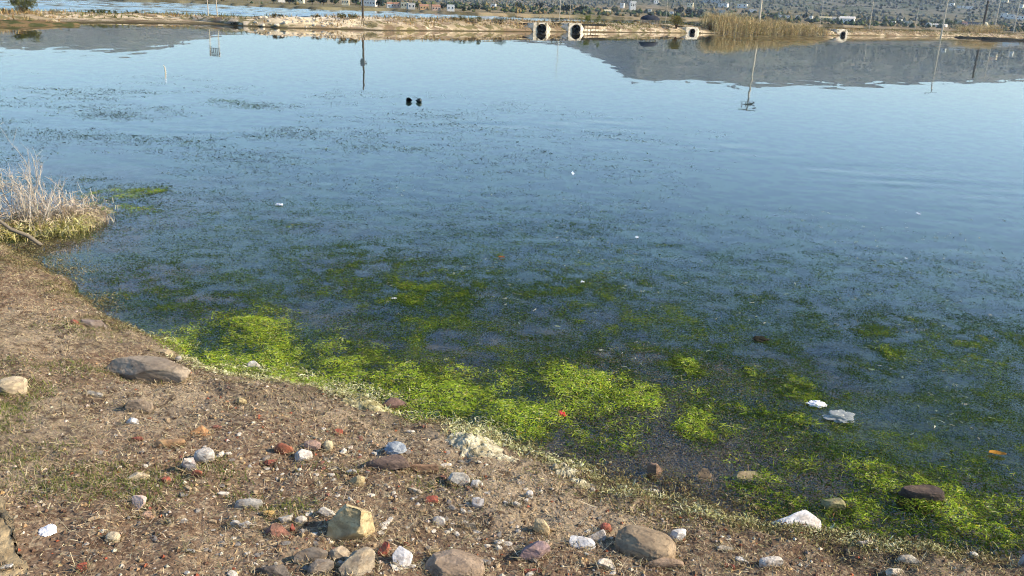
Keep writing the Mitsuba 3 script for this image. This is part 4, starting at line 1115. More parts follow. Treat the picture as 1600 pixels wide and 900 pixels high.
def litter():
    rng = np.random.default_rng(111)
    n = 560000
    X, Y = rng.uniform(-5.2, 3.4, n), rng.uniform(1.6, 8.6, n)
    s = inland(X, Y)
    d = np.hypot(X, Y)
    inview = np.abs(X) < 0.72 * Y + 0.25
    dens = 0.40 + 2.4 * (vnoise(X, Y, 2.4, 112, 3) - 0.42) + 0.25 * (s < 0.7) + 0.3 * np.clip((-X - 1) / 2, 0, 1)
    ok = (s > -0.02) & inview & (rng.uniform(0, 1, n) < dens)
    X, Y, s = X[ok], Y[ok], s[ok]
    m = len(X)
    near = np.clip(1 - s / 0.55, 0, 1)
    rightp = np.clip((X - 0.5) / 0.8, 0, 1)
    a = palette([(132, 128, 98), (206, 188, 152), (168, 146, 116), (128, 108, 88), (162, 152, 130), (84, 70, 58), (226, 214, 182)], [4, 3, 4, 3, 4, 3, 2], m, 0.25, rng)
    b = palette([(176, 166, 122), (142, 134, 96), (98, 92, 66), (212, 204, 164), (76, 70, 54)], [3, 3, 3, 1, 3], m, 0.25, rng)
    olive = np.clip(near * 0.9 + rightp * 0.6 + (vnoise(X, Y, 1.6, 113, 2) - 0.5) * 0.8, 0, 1) > rng.uniform(0.15, 1.0, m)
    c = np.where(olive[:, None], b, a)
    L = rng.uniform(0.007, 0.03, m) * np.where(rng.uniform(0, 1, m) < 0.04, 2.6, 1) * np.where(olive, 0.8, 1)
    lift = np.abs(rng.normal(0.15, 0.35, m))
    # some of it has drifted against the stones
    skirt = []
    for sx, sy, ra, rb, yw, wet in STONES:
        if wet: continue
        k = int(60 + 2600 * ra)
        t = rng.uniform(0, 6.283, k)
        q = rng.uniform(0.82, 1.25, k)
        ex, ey = ra * q * np.cos(t), rb * q * np.sin(t)
        skirt.append(np.stack([sx + ex * math.cos(yw) - ey * math.sin(yw), sy + ex * math.sin(yw) + ey * math.cos(yw)], 1))
    skirt = np.concatenate(skirt)
    k = len(skirt)
    pick = rng.integers(0, m, k)
    X, Y = np.append(X, skirt[:, 0]), np.append(Y, skirt[:, 1])
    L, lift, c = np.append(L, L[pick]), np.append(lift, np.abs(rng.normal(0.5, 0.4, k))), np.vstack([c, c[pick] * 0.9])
    m = len(X)
    P = np.stack([X, Y, gz(X, Y) + rng.uniform(0, 0.012, m)], 1)
    return ribbons(P, rng.uniform(0, 6.28, m), lift, L, rng.uniform(0.0014, 0.0040, m), rng.uniform(-1.2, 0.3, m), c, seg=1, twist=rng.uniform(-1.2, 1.2, m), rng=rng)


v, f, c = litter()
put('dry_litter', (v, f), 'dry_blade_material', color=c)
tag('dry_litter', 'dry straw and plant litter covering the bank', 'litter', kind='stuff')


def green_grass():
    rng = np.random.default_rng(121)
    spots = [(160, 865, 100, 36, 1), (22, 700, 50, 30, .9), (20, 750, 40, 30, .6), (450, 884, 44, 20, .9), (330, 820, 60, 26, .5), (150, 640, 90, 14, .6), (70, 800, 50, 30, .5), (380, 850, 40, 18, .5), (690, 815, 60, 22, .35), (140, 560, 80, 20, .4), (540, 800, 80, 20, .3), (1180, 850, 150, 24, .35), (60, 640, 60, 14, .5)]
    n = 420000
    X, Y = rng.uniform(-4.2, 2.6, n), rng.uniform(1.6, 6.5, n)
    ok = (1.4 * blob_field(spots, X, Y, 0.5) * (0.4 + 1.2 * vnoise(X, Y, 7, 122, 2)) > rng.uniform(0.15, 1.0, n)) & (inland(X, Y) > 0.08)
    X, Y = X[ok], Y[ok]
    m = len(X)
    c = palette([(108, 120, 62), (138, 144, 84), (84, 98, 52), (160, 154, 108)], [3, 3, 3, 1], m, 0.25, rng)
    P = np.stack([X, Y, gz(X, Y) - 0.002], 1)
    return ribbons(P, rng.uniform(0, 6.28, m), rng.uniform(0.3, 1.3, m), rng.uniform(0.012, 0.036, m), rng.uniform(0.0018, 0.0042, m), rng.uniform(-1.3, 0, m), c, seg=2, rng=rng)


v, f, c = green_grass()
put('short_grass', (v, f), 'foliage_material', color=c)
tag('short_grass', 'short half dry green grass in patches on the bank', 'grass', kind='stuff')

BRIGHT = [(420, 575, 120, 26, .9), (560, 600, 140, 26, .85), (690, 630, 130, 30, .85), (340, 548, 80, 24, .8), (1150, 640, 120, 34, .45), (930, 660, 90, 40, .6), (1350, 720, 200, 30, .45), (1500, 780, 160, 50, .8), (1230, 790, 120, 30, .7), (500, 552, 110, 26, .75), (600, 578, 110, 22, .7), (720, 606, 90, 24, .8), (640, 600, 200, 34, .7), (400, 540, 120, 30, .8), (1420, 800, 200, 46, .75), (1560, 800, 100, 40, .7), (1280, 760, 140, 24, .6), (390, 515, 60, 26, 1), (345, 560, 60, 26, 1), (450, 560, 80, 36, 1), (540, 590, 90, 28, 1), (620, 600, 80, 30, 1), (700, 620, 90, 36, 1), (760, 648, 70, 32, 1), (440, 592, 60, 13, 1), (300, 540, 40, 16, .9), (800, 664, 40, 34, 1),
          (900, 600, 60, 32, .95), (965, 620, 70, 24, .95), (1010, 630, 50, 15, .95), (925, 588, 50, 18, .8), (890, 680, 60, 36, .75), (850, 640, 50, 30, .6), (930, 692, 36, 22, .8), (1060, 572, 32, 16, .9), (1110, 660, 32, 20, 1), (1250, 600, 60, 13, .9), (1200, 640, 76, 18, .75), (1310, 702, 44, 18, .6),
          (1400, 545, 22, 9, .9), (1332, 655, 32, 15, .7), (1200, 772, 90, 28, .8), (1330, 780, 120, 40, .85), (1470, 806, 150, 44, 1), (1560, 836, 80, 26, 1), (1500, 742, 130, 26, .6), (1400, 742, 100, 24, .7), (1180, 665, 60, 20, .5), (1240, 690, 50, 18, .45)]
MID = [(1000, 500, 260, 60, .48), (1500, 560, 200, 60, .45), (800, 340, 460, 30, .18), (700, 560, 300, 40, .42), (420, 450, 300, 60, .34), (1150, 600, 260, 60, .4), (660, 455, 80, 18, .8), (650, 508, 64, 18, .75), (640, 405, 22, 6, .8), (764, 450, 28, 7, .7), (960, 468, 17, 7, .9), (510, 422, 22, 4, .7), (700, 470, 60, 14, .6), (1300, 512, 46, 10, .6), (1350, 572, 44, 10, .6), (1385, 592, 34, 10, .6), (1180, 465, 22, 4, .6), (1080, 512, 22, 6, .5),
       (200, 300, 54, 10, .8), (232, 298, 26, 5, .9), (180, 326, 64, 10, .7), (140, 281, 18, 4, .8), (345, 158, 36, 5, .35), (400, 165, 30, 5, .2), (470, 355, 60, 10, .4), (260, 400, 80, 14, .35), (420, 480, 90, 22, .5), (300, 470, 70, 20, .4), (930, 385, 30, 5, .5), (840, 350, 40, 5, .35), (1035, 382, 30, 4, .5),
       (590, 470, 300, 70, .42), (1250, 520, 340, 60, .3), (1300, 620, 260, 60, .34), (1450, 690, 220, 50, .45), (1560, 720, 140, 40, .4), (760, 560, 160, 40, .5), (1150, 560, 60, 20, .3), (700, 520, 160, 50, .55), (480, 430, 260, 50, .36), (900, 420, 280, 60, .36), (1300, 440, 320, 50, .3), (250, 450, 120, 40, .34), (350, 350, 260, 34, .28), (1000, 500, 260, 50, .4), (1500, 560, 200, 60, .36), (640, 440, 140, 40, .5)]


def bright_algae():
    rng = np.random.default_rng(131)
    n = 700000
    X, Y = rng.uniform(-3.4, 3.6, n), rng.uniform(2.2, 6.4, n)
    b = blob_field(BRIGHT, X, Y)
    clump = vnoise(X, Y, 6.0, 132, 3)
    s = inland(X, Y)
    ok = (b * (0.25 + 1.8 * clump) > rng.uniform(0.18, 0.95, n)) & (s < 0.08 + 0.06 * rng.uniform(-1, 1, n))
    X, Y, b, clump = X[ok], Y[ok], b[ok], clump[ok]
    m = len(X)
    mound = np.clip(b * 1.3 - 0.3, 0, 1) * ((clump - 0.34) * 0.065 + (vnoise(X, Y, 21.0, 133, 2) - 0.5) * 0.035)
    z = np.maximum(0.003 + mound + rng.uniform(-0.006, 0.012, m), gz(X, Y) + 0.004)
    fine = vnoise(X, Y, 21.0, 133, 2)
    light = np.clip(b * 0.95 + (clump - 0.47) * 2.6 + (fine - 0.5) * 2.0 + rng.uniform(-0.35, 0.35, m) - np.clip((X - 0.9) / 1.0, 0, .45), 0, 1)[:, None]
    c1 = palette([(46, 72, 28), (60, 92, 34), (36, 54, 24)], [2, 2, 1], m, 0.25, rng)
    c2 = palette([(172, 196, 66), (196, 212, 92), (136, 170, 54), (222, 226, 158)], [4, 3, 3, 1], m, 0.2, rng)
    c = c1 * (1 - light) + c2 * light
    s_ = rng.choice(m, min(m, 2600), replace=False)                    # long slimy filaments lying across the mats
    k = len(s_)
    fil = ribbons(np.stack([X[s_], Y[s_], np.minimum(z[s_], 0.012) + 0.003], 1), rng.uniform(0, 6.28, k), rng.normal(0.0, 0.05, k), rng.uniform(0.025, 0.07, k), rng.uniform(0.0015, 0.0035, k), rng.normal(0, 0.1, k),
                  palette([(176, 192, 84), (140, 164, 58), (84, 112, 40), (210, 208, 154), (132, 118, 64)], [3, 3, 4, 1, 1.5], k, 0.2, rng), seg=4, twist=rng.uniform(-1.6, 1.6, k), rng=rng)
    tone = (0.72 + 0.56 * vnoise(X, Y, 2.6, 137, 3))[:, None]
    c = c * tone * np.where(rng.uniform(0, 1, (m, 1)) < 0.06, [[1.25, 0.86, 0.7]], [[1, 1, 1]])
    return merge3([fil, ribbons(np.stack([X, Y, z], 1), rng.uniform(0, 6.28, m), rng.normal(0.0, 0.22, m), np.exp(rng.normal(-4.15, 0.45, m)), rng.uniform(0.002, 0.006, m), rng.uniform(-0.7, 0.4, m), c, seg=2, twist=rng.uniform(-2.2, 2.2, m), rng=rng)])


v, f, c = bright_algae()
put('green_algae', (v, f), 'algae_material', color=c)
tag('green_algae', 'bright yellow green algae mats along the waterline', 'algae', kind='stuff')


def spotted(spots, per_m2, rng, seed, f=5.0, gain=1.5):
    """Points strewn over soft elliptical patches of the lagoon, clumped by noise: x, y, patch strength."""
    xs, ys, ws = [], [], []
    for px, py, rx, ry, w in spots:
        c = at(px, py)[:2]
        ax = abs(at(px + rx, py)[0] - at(px - rx, py)[0]) / 2 * 1.5
        ay = abs(at(px, py - ry)[1] - at(px, py + ry)[1]) / 2 * 1.5
        n = int(math.pi * ax * ay * per_m2 / np.clip(np.hypot(*c) / 6, 0.8, 2.6) ** 2)
        t, r = rng.uniform(0, 6.283, n), np.sqrt(rng.uniform(0, 1, n))
        x, y = c[0] + ax * r * np.cos(t), c[1] + ay * r * np.sin(t)
        r = r + (vnoise(x, y, 1.3, seed + 9, 4) - 0.5) * 1.5
        q = w * np.exp(-1.6 * r * np.abs(r)) * np.clip(0.15 + gain * 2.2 * (vnoise(x, y, f, seed, 3) - 0.32), 0, 2)
        ok = (q > rng.uniform(0.04, 1.0, n)) & (inland(x, y) < 0.02)
        xs.append(x[ok]); ys.append(y[ok]); ws.append(q[ok])
    return np.concatenate(xs), np.concatenate(ys), np.concatenate(ws)


def floating_weed():
    rng = np.random.default_rng(141)
    parts = []
    # weed clumps of the middle water, just under and at the surface
    X, Y, b = spotted(MID, 21000, rng, 142, 8.0, 1.9)
    m = len(X)
    z = np.where(rng.uniform(0, 1, m) < 0.62, rng.uniform(0.0, 0.009, m), rng.uniform(-0.03, 0, m))
    z = np.maximum(z, gz(X, Y) + 0.003)
    cd = palette([(46, 74, 34), (62, 92, 40), (36, 56, 30), (80, 100, 54)], [4, 3, 3, 1], m, 0.25, rng)
    cb = palette([(142, 170, 60), (172, 188, 76), (112, 148, 48), (176, 160, 86)], [4, 2, 3, 1], m, 0.25, rng)
    k = np.clip((b - 0.30) * 1.5 + rng.uniform(-.25, .25, m), 0, 1)[:, None]
    c = cd * (1 - k) + cb * k
    far = np.clip(np.hypot(X, Y) / 6, 0.8, 2.6)
    parts.append(ribbons(np.stack([X, Y, z], 1), rng.uniform(0, 6.28, m), rng.normal(0.0, 0.10, m), rng.uniform(0.007, 0.022, m) * far, rng.uniform(0.0025, 0.0056, m) * far, rng.uniform(-0.5, 0.3, m), c, seg=1, twist=rng.uniform(-1, 1, m), rng=rng))
    # flecks breaking the surface, thickest in the left half
    n = 800000
    Y = 3.2 + 23 * rng.uniform(0, 1, n) ** 0.75
    X = rng.uniform(-1, 1, n) * (0.66 * Y + 0.4)
    u = X / (0.66 * Y + 0.4)
    d = np.hypot(X, Y)
    lefty = np.clip(0.62 - u * 1.0, 0.05, 1.1) * np.clip((24 + 4 * (u < -.3) - d) / 9, 0, 1)
    lefty = np.where(d < 10, np.maximum(lefty, 0.75 - 0.25 * u), lefty) * np.where(d < 5.2, 0.7, 1)
    patch = vnoise(X, Y * 1.5, 0.55, 143, 4)
    fine = vnoise(X, Y * 1.5, 3.0, 144, 2)
    ok = (lefty * np.clip((patch - 0.36) * 3.2, 0, 1.2) * (0.1 + 2.6 * np.clip(fine - 0.25, 0, 1)) > rng.uniform(0.08, 1.9, n)) & (inland(X, Y) < -0.1)
    X, Y, d = X[ok], Y[ok], d[ok]
    m = len(X)
    c = palette([(40, 52, 34), (52, 70, 40), (34, 42, 34), (84, 98, 48), (120, 128, 84)], [4, 3, 3, 1.2, .4], m, 0.25, rng)
    P = np.stack([X, Y, rng.uniform(-0.002, 0.008, m)], 1)
    g = np.clip(d / 8, 0.7, 1.9)
    parts.append(ribbons(P, rng.uniform(0, 6.28, m), rng.normal(0.05, 0.15, m), np.exp(rng.normal(-4.5, 0.5, m)) * g, np.exp(rng.normal(-5.2, 0.4, m)) * g, rng.uniform(-0.4, 0.2, m), c, seg=1, twist=rng.uniform(-1, 1, m), rng=rng))
    return merge3(parts)


v, f, c = floating_weed()
put('floating_weed', (v, f), 'algae_material', color=c)
tag('floating_weed', 'dark and olive weed flecks floating on the lagoon', 'weed', kind='stuff')


def pale_flecks():
    rng = np.random.default_rng(151)
    n = 2600
    Y = rng.uniform(4.2, 10.5, n)
    X = rng.uniform(-0.25, 1, n) * (0.62 * Y)
    ok = vnoise(X, Y, 1.1, 152, 3) + rng.uniform(-.1, .1, n) > 0.54
    X, Y = X[ok], Y[ok]
    m = len(X)
    c = palette([(168, 176, 160), (140, 156, 140), (206, 208, 196)], [4, 4, 1], m, 0.15, rng)
    return ribbons(np.stack([X, Y, rng.uniform(0.001, 0.006, m)], 1), rng.uniform(0, 6.28, m), rng.normal(0, 0.1, m), rng.uniform(0.01, 0.05, m), rng.uniform(0.004, 0.014, m), rng.uniform(-.3, .3, m), c, seg=2, twist=rng.uniform(-1, 1, m), rng=rng)


v, f, c = pale_flecks()
put('bleached_flecks', (v, f), 'algae_material', color=c)
tag('bleached_flecks', 'pale bleached flecks of algae floating on the water', 'algae', kind='stuff')


def mud_weed():
    """Brown and grey rotting weed lying on the shallow mud."""
    rng = np.random.default_rng(161)
    spots = [(1040, 640, 170, 90, 1), (1150, 700, 160, 50, 1), (980, 720, 100, 30, 1), (1080, 760, 120, 26, 1), (1000, 560, 90, 30, .7), (870, 720, 60, 30, .8), (1260, 740, 90, 30, .6), (1150, 590, 80, 30, .8), (1300, 640, 90, 40, .35), (800, 610, 60, 30, .3)]
    n = 260000
    X, Y = rng.uniform(-0.6, 3.0, n), rng.uniform(2.4, 5.8, n)
    ok = (blob_field(spots, X, Y) * (0.3 + 1.3 * vnoise(X, Y, 5, 162, 3)) > rng.uniform(0.2, 1.0, n)) & (inland(X, Y) < 0.12)
    X, Y = X[ok], Y[ok]
    m = len(X)
    z = np.maximum(gz(X, Y) + rng.uniform(0.0, 0.014, m), rng.uniform(-0.010, 0.008, m))
    c = palette([(108, 104, 94), (88, 84, 72), (128, 122, 108), (68, 64, 56), (92, 104, 60), (108, 94, 80)], [4, 4, 1, 3, 3, 2], m, 0.25, rng)
    return ribbons(np.stack([X, Y, z], 1), rng.uniform(0, 6.28, m), rng.normal(0.03, 0.25, m), rng.uniform(0.006, 0.020, m), rng.uniform(0.002, 0.005, m), rng.uniform(-.8, .6, m), c, seg=2, twist=rng.uniform(-2, 2, m), rng=rng)


v, f, c = mud_weed()
put('rotting_weed', (v, f), 'dry_blade_material', color=c)
tag('rotting_weed', 'grey brown rotting weed over the muddy shallows', 'weed', kind='stuff')


def wrack():
    """Curled half dry weed thrown up along the edge."""
    rng = np.random.default_rng(165)
    spots = [(1000, 768, 130, 30, 1), (1120, 806, 150, 30, 1), (1250, 842, 130, 24, 1), (1390, 862, 120, 20, 1), (1500, 880, 90, 14, .9), (900, 748, 60, 26, .8), (50, 440, 70, 34, .9), (125, 480, 60, 24, 1), (215, 535, 70, 20, .8), (20, 400, 50, 30, .8), (560, 640, 70, 18, .7), (690, 672, 90, 16, .7), (800, 705, 70, 16, .8), (420, 612, 90, 10, .6), (1000, 800, 150, 40, .7), (1150, 846, 200, 34, .8), (1310, 868, 170, 22, .85), (1450, 888, 120, 16, .9), (640, 690, 200, 16, .35)]
    n = 620000
    X, Y = rng.uniform(-4.8, 3.2, n), rng.uniform(1.9, 7.8, n)
    q = 1.3 * blob_field(spots, X, Y, 0.3)
    ok = (q * (0.2 + 1.5 * vnoise(X, Y, 7, 166, 3)) > rng.uniform(0.25, 1.0, n)) & (np.abs(X) < 0.72 * Y + 0.3)
    X, Y, q = X[ok], Y[ok], q[ok]
    m = len(X)
    z = np.maximum(gz(X, Y), -0.006) + np.abs(rng.normal(0, 0.011, m)) + 0.05 * q * np.clip(vnoise(X, Y, 11, 167, 2) - 0.42, 0, 1)
    c = palette([(120, 114, 78), (92, 84, 60), (150, 142, 102), (66, 60, 46), (104, 108, 62), (190, 182, 140), (112, 88, 66)], [4, 4, 3, 3, 2, 1.2, 2], m, 0.25, rng)
    return ribbons(np.stack([X, Y, z], 1), rng.uniform(0, 6.28, m), rng.normal(0.25, 0.5, m), rng.uniform(0.008, 0.030, m), rng.uniform(0.002, 0.0055, m), rng.uniform(-2.0, .6, m), c, seg=2, twist=rng.uniform(-2.5, 2.5, m), rng=rng)


v, f, c = wrack()
put('washed_up_weed', (v, f), 'dry_blade_material', color=c)
tag('washed_up_weed', 'curled olive brown weed washed up along the bank edge', 'weed', kind='stuff')


def bleached_algae():
    rng = np.random.default_rng(171)
    spots = [(400, 594, 80, 15, 1.3), (490, 608, 80, 12, 1.3), (345, 582, 50, 14, 1.2), (585, 626, 60, 14, 1.0), (430, 585, 80, 14, .6), (560, 630, 50, 14, .9), (250, 540, 70, 10, .5), (1000, 790, 90, 14, .5), (900, 745, 40, 22, .6), (1120, 830, 120, 18, .5), (1270, 850, 90, 18, .6), (1400, 868, 80, 14, .6), (960, 800, 60, 12, .5), (745, 692, 46, 30, 1), (885, 738, 30, 16, 1), (575, 630, 40, 14, 1), (690, 660, 60, 8, .6), (620, 650, 60, 8, .5), (800, 715, 50, 12, .8), (330, 580, 60, 10, .7)]
    n = 420000
    X, Y = rng.uniform(-3.0, 2.6, n), rng.uniform(2.2, 6.2, n)
    ok = 1.2 * blob_field(spots, X, Y, 0.25) * (0.2 + 1.6 * vnoise(X, Y, 9, 172, 3)) > rng.uniform(0.25, 1.0, n)
    X, Y = X[ok], Y[ok]
    m = len(X)
    z = np.maximum(gz(X, Y), -0.004) + rng.uniform(0.002, 0.022, m)
    c = palette([(214, 214, 170), (190, 194, 140), (164, 164, 112), (228, 226, 198), (128, 124, 84)], [3, 3, 3, 1, 2], m, 0.2, rng)
    return ribbons(np.stack([X, Y, z], 1), rng.uniform(0, 6.28, m), rng.normal(0.1, 0.35, m), rng.uniform(0.010, 0.04, m), rng.uniform(0.002, 0.006, m), rng.uniform(-1.5, .8, m), c, seg=3, twist=rng.uniform(-2.5, 2.5, m), rng=rng)


v, f, c = bleached_algae()
put('dried_algae', (v, f), 'dry_blade_material', color=c)
tag('dried_algae', 'bleached dried algae strands along the edge of the bank', 'algae', kind='stuff')


def crust(cx, cy, wpx, hpx, label, seed, cols=((208, 204, 180), (138, 130, 104))):
    """A sun-bleached algae mat: a low lumpy sheet with a thick ragged rim."""
    p = on_bank(cx, cy)
    s = float((p - EYE) @ FWD) / 1350
    dn = math.asin((EYE[2] - p[2]) / np.linalg.norm(p - EYE))
    rx, ry = wpx * s / 2, hpx * s / 2 / math.sin(dn)
    nr, na = 26, 90
    V = []
    for k in range(nr):
        t = k / (nr - 1)
        a = np.linspace(0, 2 * np.pi, na, endpoint=False)
        edge_ = 0.5 + 1.0 * meshkit.fbm(np.stack([np.cos(a) * 2.6, np.sin(a) * 2.6, a * 0 + seed], -1), 4, seed)
        x, y = p[0] + rx * t * edge_ * np.cos(a), p[1] + ry * t * edge_ * np.sin(a)
        lump = meshkit.fbm(np.stack([x * 58, y * 58, a * 0], -1), 3, seed + 1)
        V.append(np.stack([x, y, np.maximum(gz(x, y), -0.01) + (0.004 + 0.024 * lump) * (1 - t ** 6) - 0.012 * t ** 6], 1))
    v = np.concatenate(V)
    i, j = np.meshgrid(np.arange(nr - 1), np.arange(na), indexing='ij')
    q = np.stack([i * na + j, (i + 1) * na + j, (i + 1) * na + (j + 1) % na, i * na + (j + 1) % na], -1).reshape(-1, 4)
    t = np.clip((meshkit.fbm(v * 26, 3, seed + 2) - 0.36) / 0.28, 0, 1)[:, None]
    key = numbered('algae_crust')
    put(key, (v, np.vstack([q[:, :3], q[:, [0, 2, 3]]])), 'dry_blade_material', color=lin(*cols[0]) * t + lin(*cols[1]) * (1 - t))
    tag(key, label, 'algae crust')


crust(738, 690, 92, 54, 'large cream crust of dried algae at the water edge', 5)
crust(778, 716, 62, 16, 'narrow pale crust just below the large cream one', 6)
crust(575, 630, 76, 24, 'pale yellowish lump of dried algae left of the brownish purple flat stone', 7, ((206, 202, 166), (140, 134, 98)))
crust(884, 735, 42, 24, 'pale dried algae lump at the edge of the muddy shallows, upper of two', 8)
crust(908, 756, 40, 16, 'pale dried algae lump at the edge of the muddy shallows, lower of two', 9)


# ------------------------------------------------------------------ litter thrown away
def crumple(name, cx, cy, wpx, hpx, bsdf, label, cat, seed, water=False, flat_=0.45, amp=0.5):
    p = at(cx, cy, 0.0) if water else on_bank(cx, cy)
    s = float((p - EYE) @ FWD) / 1350
    dn = math.asin((EYE[2] - p[2]) / np.linalg.norm(p - EYE))
    m = trimesh.creation.icosphere(subdivisions=4)
    v = np.array(m.vertices)
    cell = np.floor(meshkit.fbm(v * 2.2 + seed, 2, seed) * 7) / 7
    v = v * (0.75 + amp * (meshkit.fbm(v * 1.9 + seed, 3, seed) - 0.5) + amp * 0.6 * (cell - 0.5))[:, None]
    v = v / np.abs(v).max(0)
    w = wpx * s / 2
    v = v * [w, hpx * s / 2 / math.sin(dn) * 0.8, w * flat_]
    key = numbered(name)
    put(key, (v + p + [0, 0, w * flat_ * 0.55], np.array(m.faces)), bsdf)
    tag(key, label, cat)


scene['blue_film_material'] = {'type': 'principledthin', 'base_color': flat(*lin(186, 196, 206)), 'roughness': 0.25, 'diff_trans': 0.5, 'spec_trans': 0.15, 'eta': 1.4}
scene['clear_film_material'] = {'type': 'principledthin', 'base_color': flat(*lin(214, 220, 220)), 'roughness': 0.25, 'diff_trans': 0.7, 'spec_trans': 0.4, 'eta': 1.4}
scene['white_film_material'] = {'type': 'principled', 'base_color': flat(*lin(224, 228, 236)), 'roughness': 0.35}
scene['red_plastic_material'] = {'type': 'principled', 'base_color': flat(*lin(206, 62, 60)), 'roughness': 0.4}
crumple('plastic_scrap', 618, 704, 36, 24, 'blue_film_material', 'crumpled pale blue plastic lying on the purplish brown stone', 'plastic scrap', 3)
crumple('plastic_packet', 75, 832, 27, 22, 'white_film_material', 'crumpled bluish white packet in the grass at lower left', 'packet', 5)
crumple('plastic_bag', 1311, 656, 54, 22, 'clear_film_material', 'crumpled clear plastic bag floating beside the algae', 'plastic bag', 7, water=True, flat_=.3, amp=1.1)
crumple('plastic_scrap', 1276, 633, 36, 11, 'white_film_material', 'torn white plastic scrap just above the clear bag', 'plastic scrap', 9, water=True, flat_=.25)
crumple('plastic_scrap', 878, 648, 15, 12, 'red_plastic_material', 'small red plastic scrap on the green algae', 'plastic scrap', 11, water=True)
crumple('weed_clump', 1187, 531, 30, 10, 'wet_mud_material', 'dark reddish brown weed clump standing out of the water', 'weed clump', 13, water=True, amp=1.0, flat_=.22)
for px, py, w_, h_, lab in ((995, 371, 7, 4, 'white scrap floating in the middle of the water'), (1435, 334, 6, 4, 'white scrap floating at the right, far out'), (910, 441, 9, 3, 'white scrap floating above the olive weed clump'), (615, 467, 10, 3, 'whitish scrap among the weed left of the middle'),
                            (437, 321, 14, 3, 'long whitish scrap floating at the left, far out'), (1415, 404, 6, 3, 'whitish scrap floating right of the middle'), (895, 271, 5, 8, 'white feather standing on the water, far out')):
    crumple('floating_scrap', px, py, w_, h_, 'white_film_material', lab, 'scrap', int(px), water=True, flat_=.3, amp=1.2)


def leaf(px, py, L, cols, label, seed):
    p = at(px, py, 0.0)
    t = np.linspace(0, 1, 12)
    V = []
    for u in (-1, -0.5, 0, 0.5, 1):
        w = 0.26 * L * np.sin(np.pi * t ** 0.8) ** 0.8
        V.append(np.stack([L * (t - 0.5), u * w, 0.006 + 0.12 * L * abs(u) ** 1.5 + 0.10 * L * (t - 0.4) ** 2], 1))
    v = np.concatenate(V)
    i, j = np.meshgrid(np.arange(4), np.arange(11), indexing='ij')
    k = i * 12 + j
    q = np.stack([k, k + 1, k + 13, k + 12], -1).reshape(-1, 4)
    key = numbered('fallen_leaf')
    c = lin(*cols[0]) + (lin(*cols[1]) - lin(*cols[0])) * meshkit.noise(v * 60, seed)[:, None]
    put(key, (turn(v, -0.3) + p, np.vstack([q[:, :3], q[:, [0, 2, 3]]])), 'foliage_material', smooth=True, color=c)
    tag(key, label, 'leaf')


leaf(1558, 711, 0.085, ((214, 170, 84), (190, 128, 60)), 'curled yellow orange leaf floating near the right edge', 1)
leaf(784, 403, 0.06, ((212, 124, 60), (176, 92, 48)), 'small orange leaf floating in the middle of the water', 2)

# concrete kerb in the corner
kp = [on_bank(*q)[:2] for q in [(-30, 752), (6, 790), (18, 826), (30, 866), (50, 912)]]
ki = [q + np.array([-0.5, -0.25]) for q in kp]
poly = shapely.Polygon([tuple(q) for q in kp] + [tuple(q) for q in ki[::-1]]).buffer(-0.015).buffer(0.015)
zk = float(np.mean([ground_z(q) for q in kp])) + 0.01
m = trimesh.creation.extrude_polygon(poly, 0.12, engine='earcut')
kv, kf = trimesh.remesh.subdivide_to_size(m.vertices, m.faces, 0.045)
kw = kv + np.array([0, 0, zk - 0.105])
kv = kw + (meshkit.fbm(kw * 14, 4, 5)[:, None] - 0.5) * [0.03, 0.03, 0.022] + (meshkit.noise(kw * 70, 6)[:, None] - 0.5) * [0, 0, 0.005]
scene['kerb_material'] = {'type': 'bumpmap', 'scale': 1.0, 't': mikit.proc(lambda p, n, uv: fbm(p.x * 90, p.y * 90, p.z * 90, 3) * 0.004, 1.5e-3),
                          'b': {'type': 'diffuse', 'reflectance': mikit.proc(lambda p, n, uv: mix(mix(hue(182, 164, 130), hue(140, 124, 98), smoothstep(0.4, 0.6, fbm(p.x * 12, p.y * 12, p.z * 12, 4))), hue(104, 92, 76), smoothstep(0.56, 0.66, fbm(p.x * 26 + 4, p.y * 26, p.z * 26, 3)) * 0.8))}}
put('concrete_kerb', (kv, kf), 'kerb_material')
tag('concrete_kerb', 'worn tan concrete kerb in the lower left corner', 'kerb')


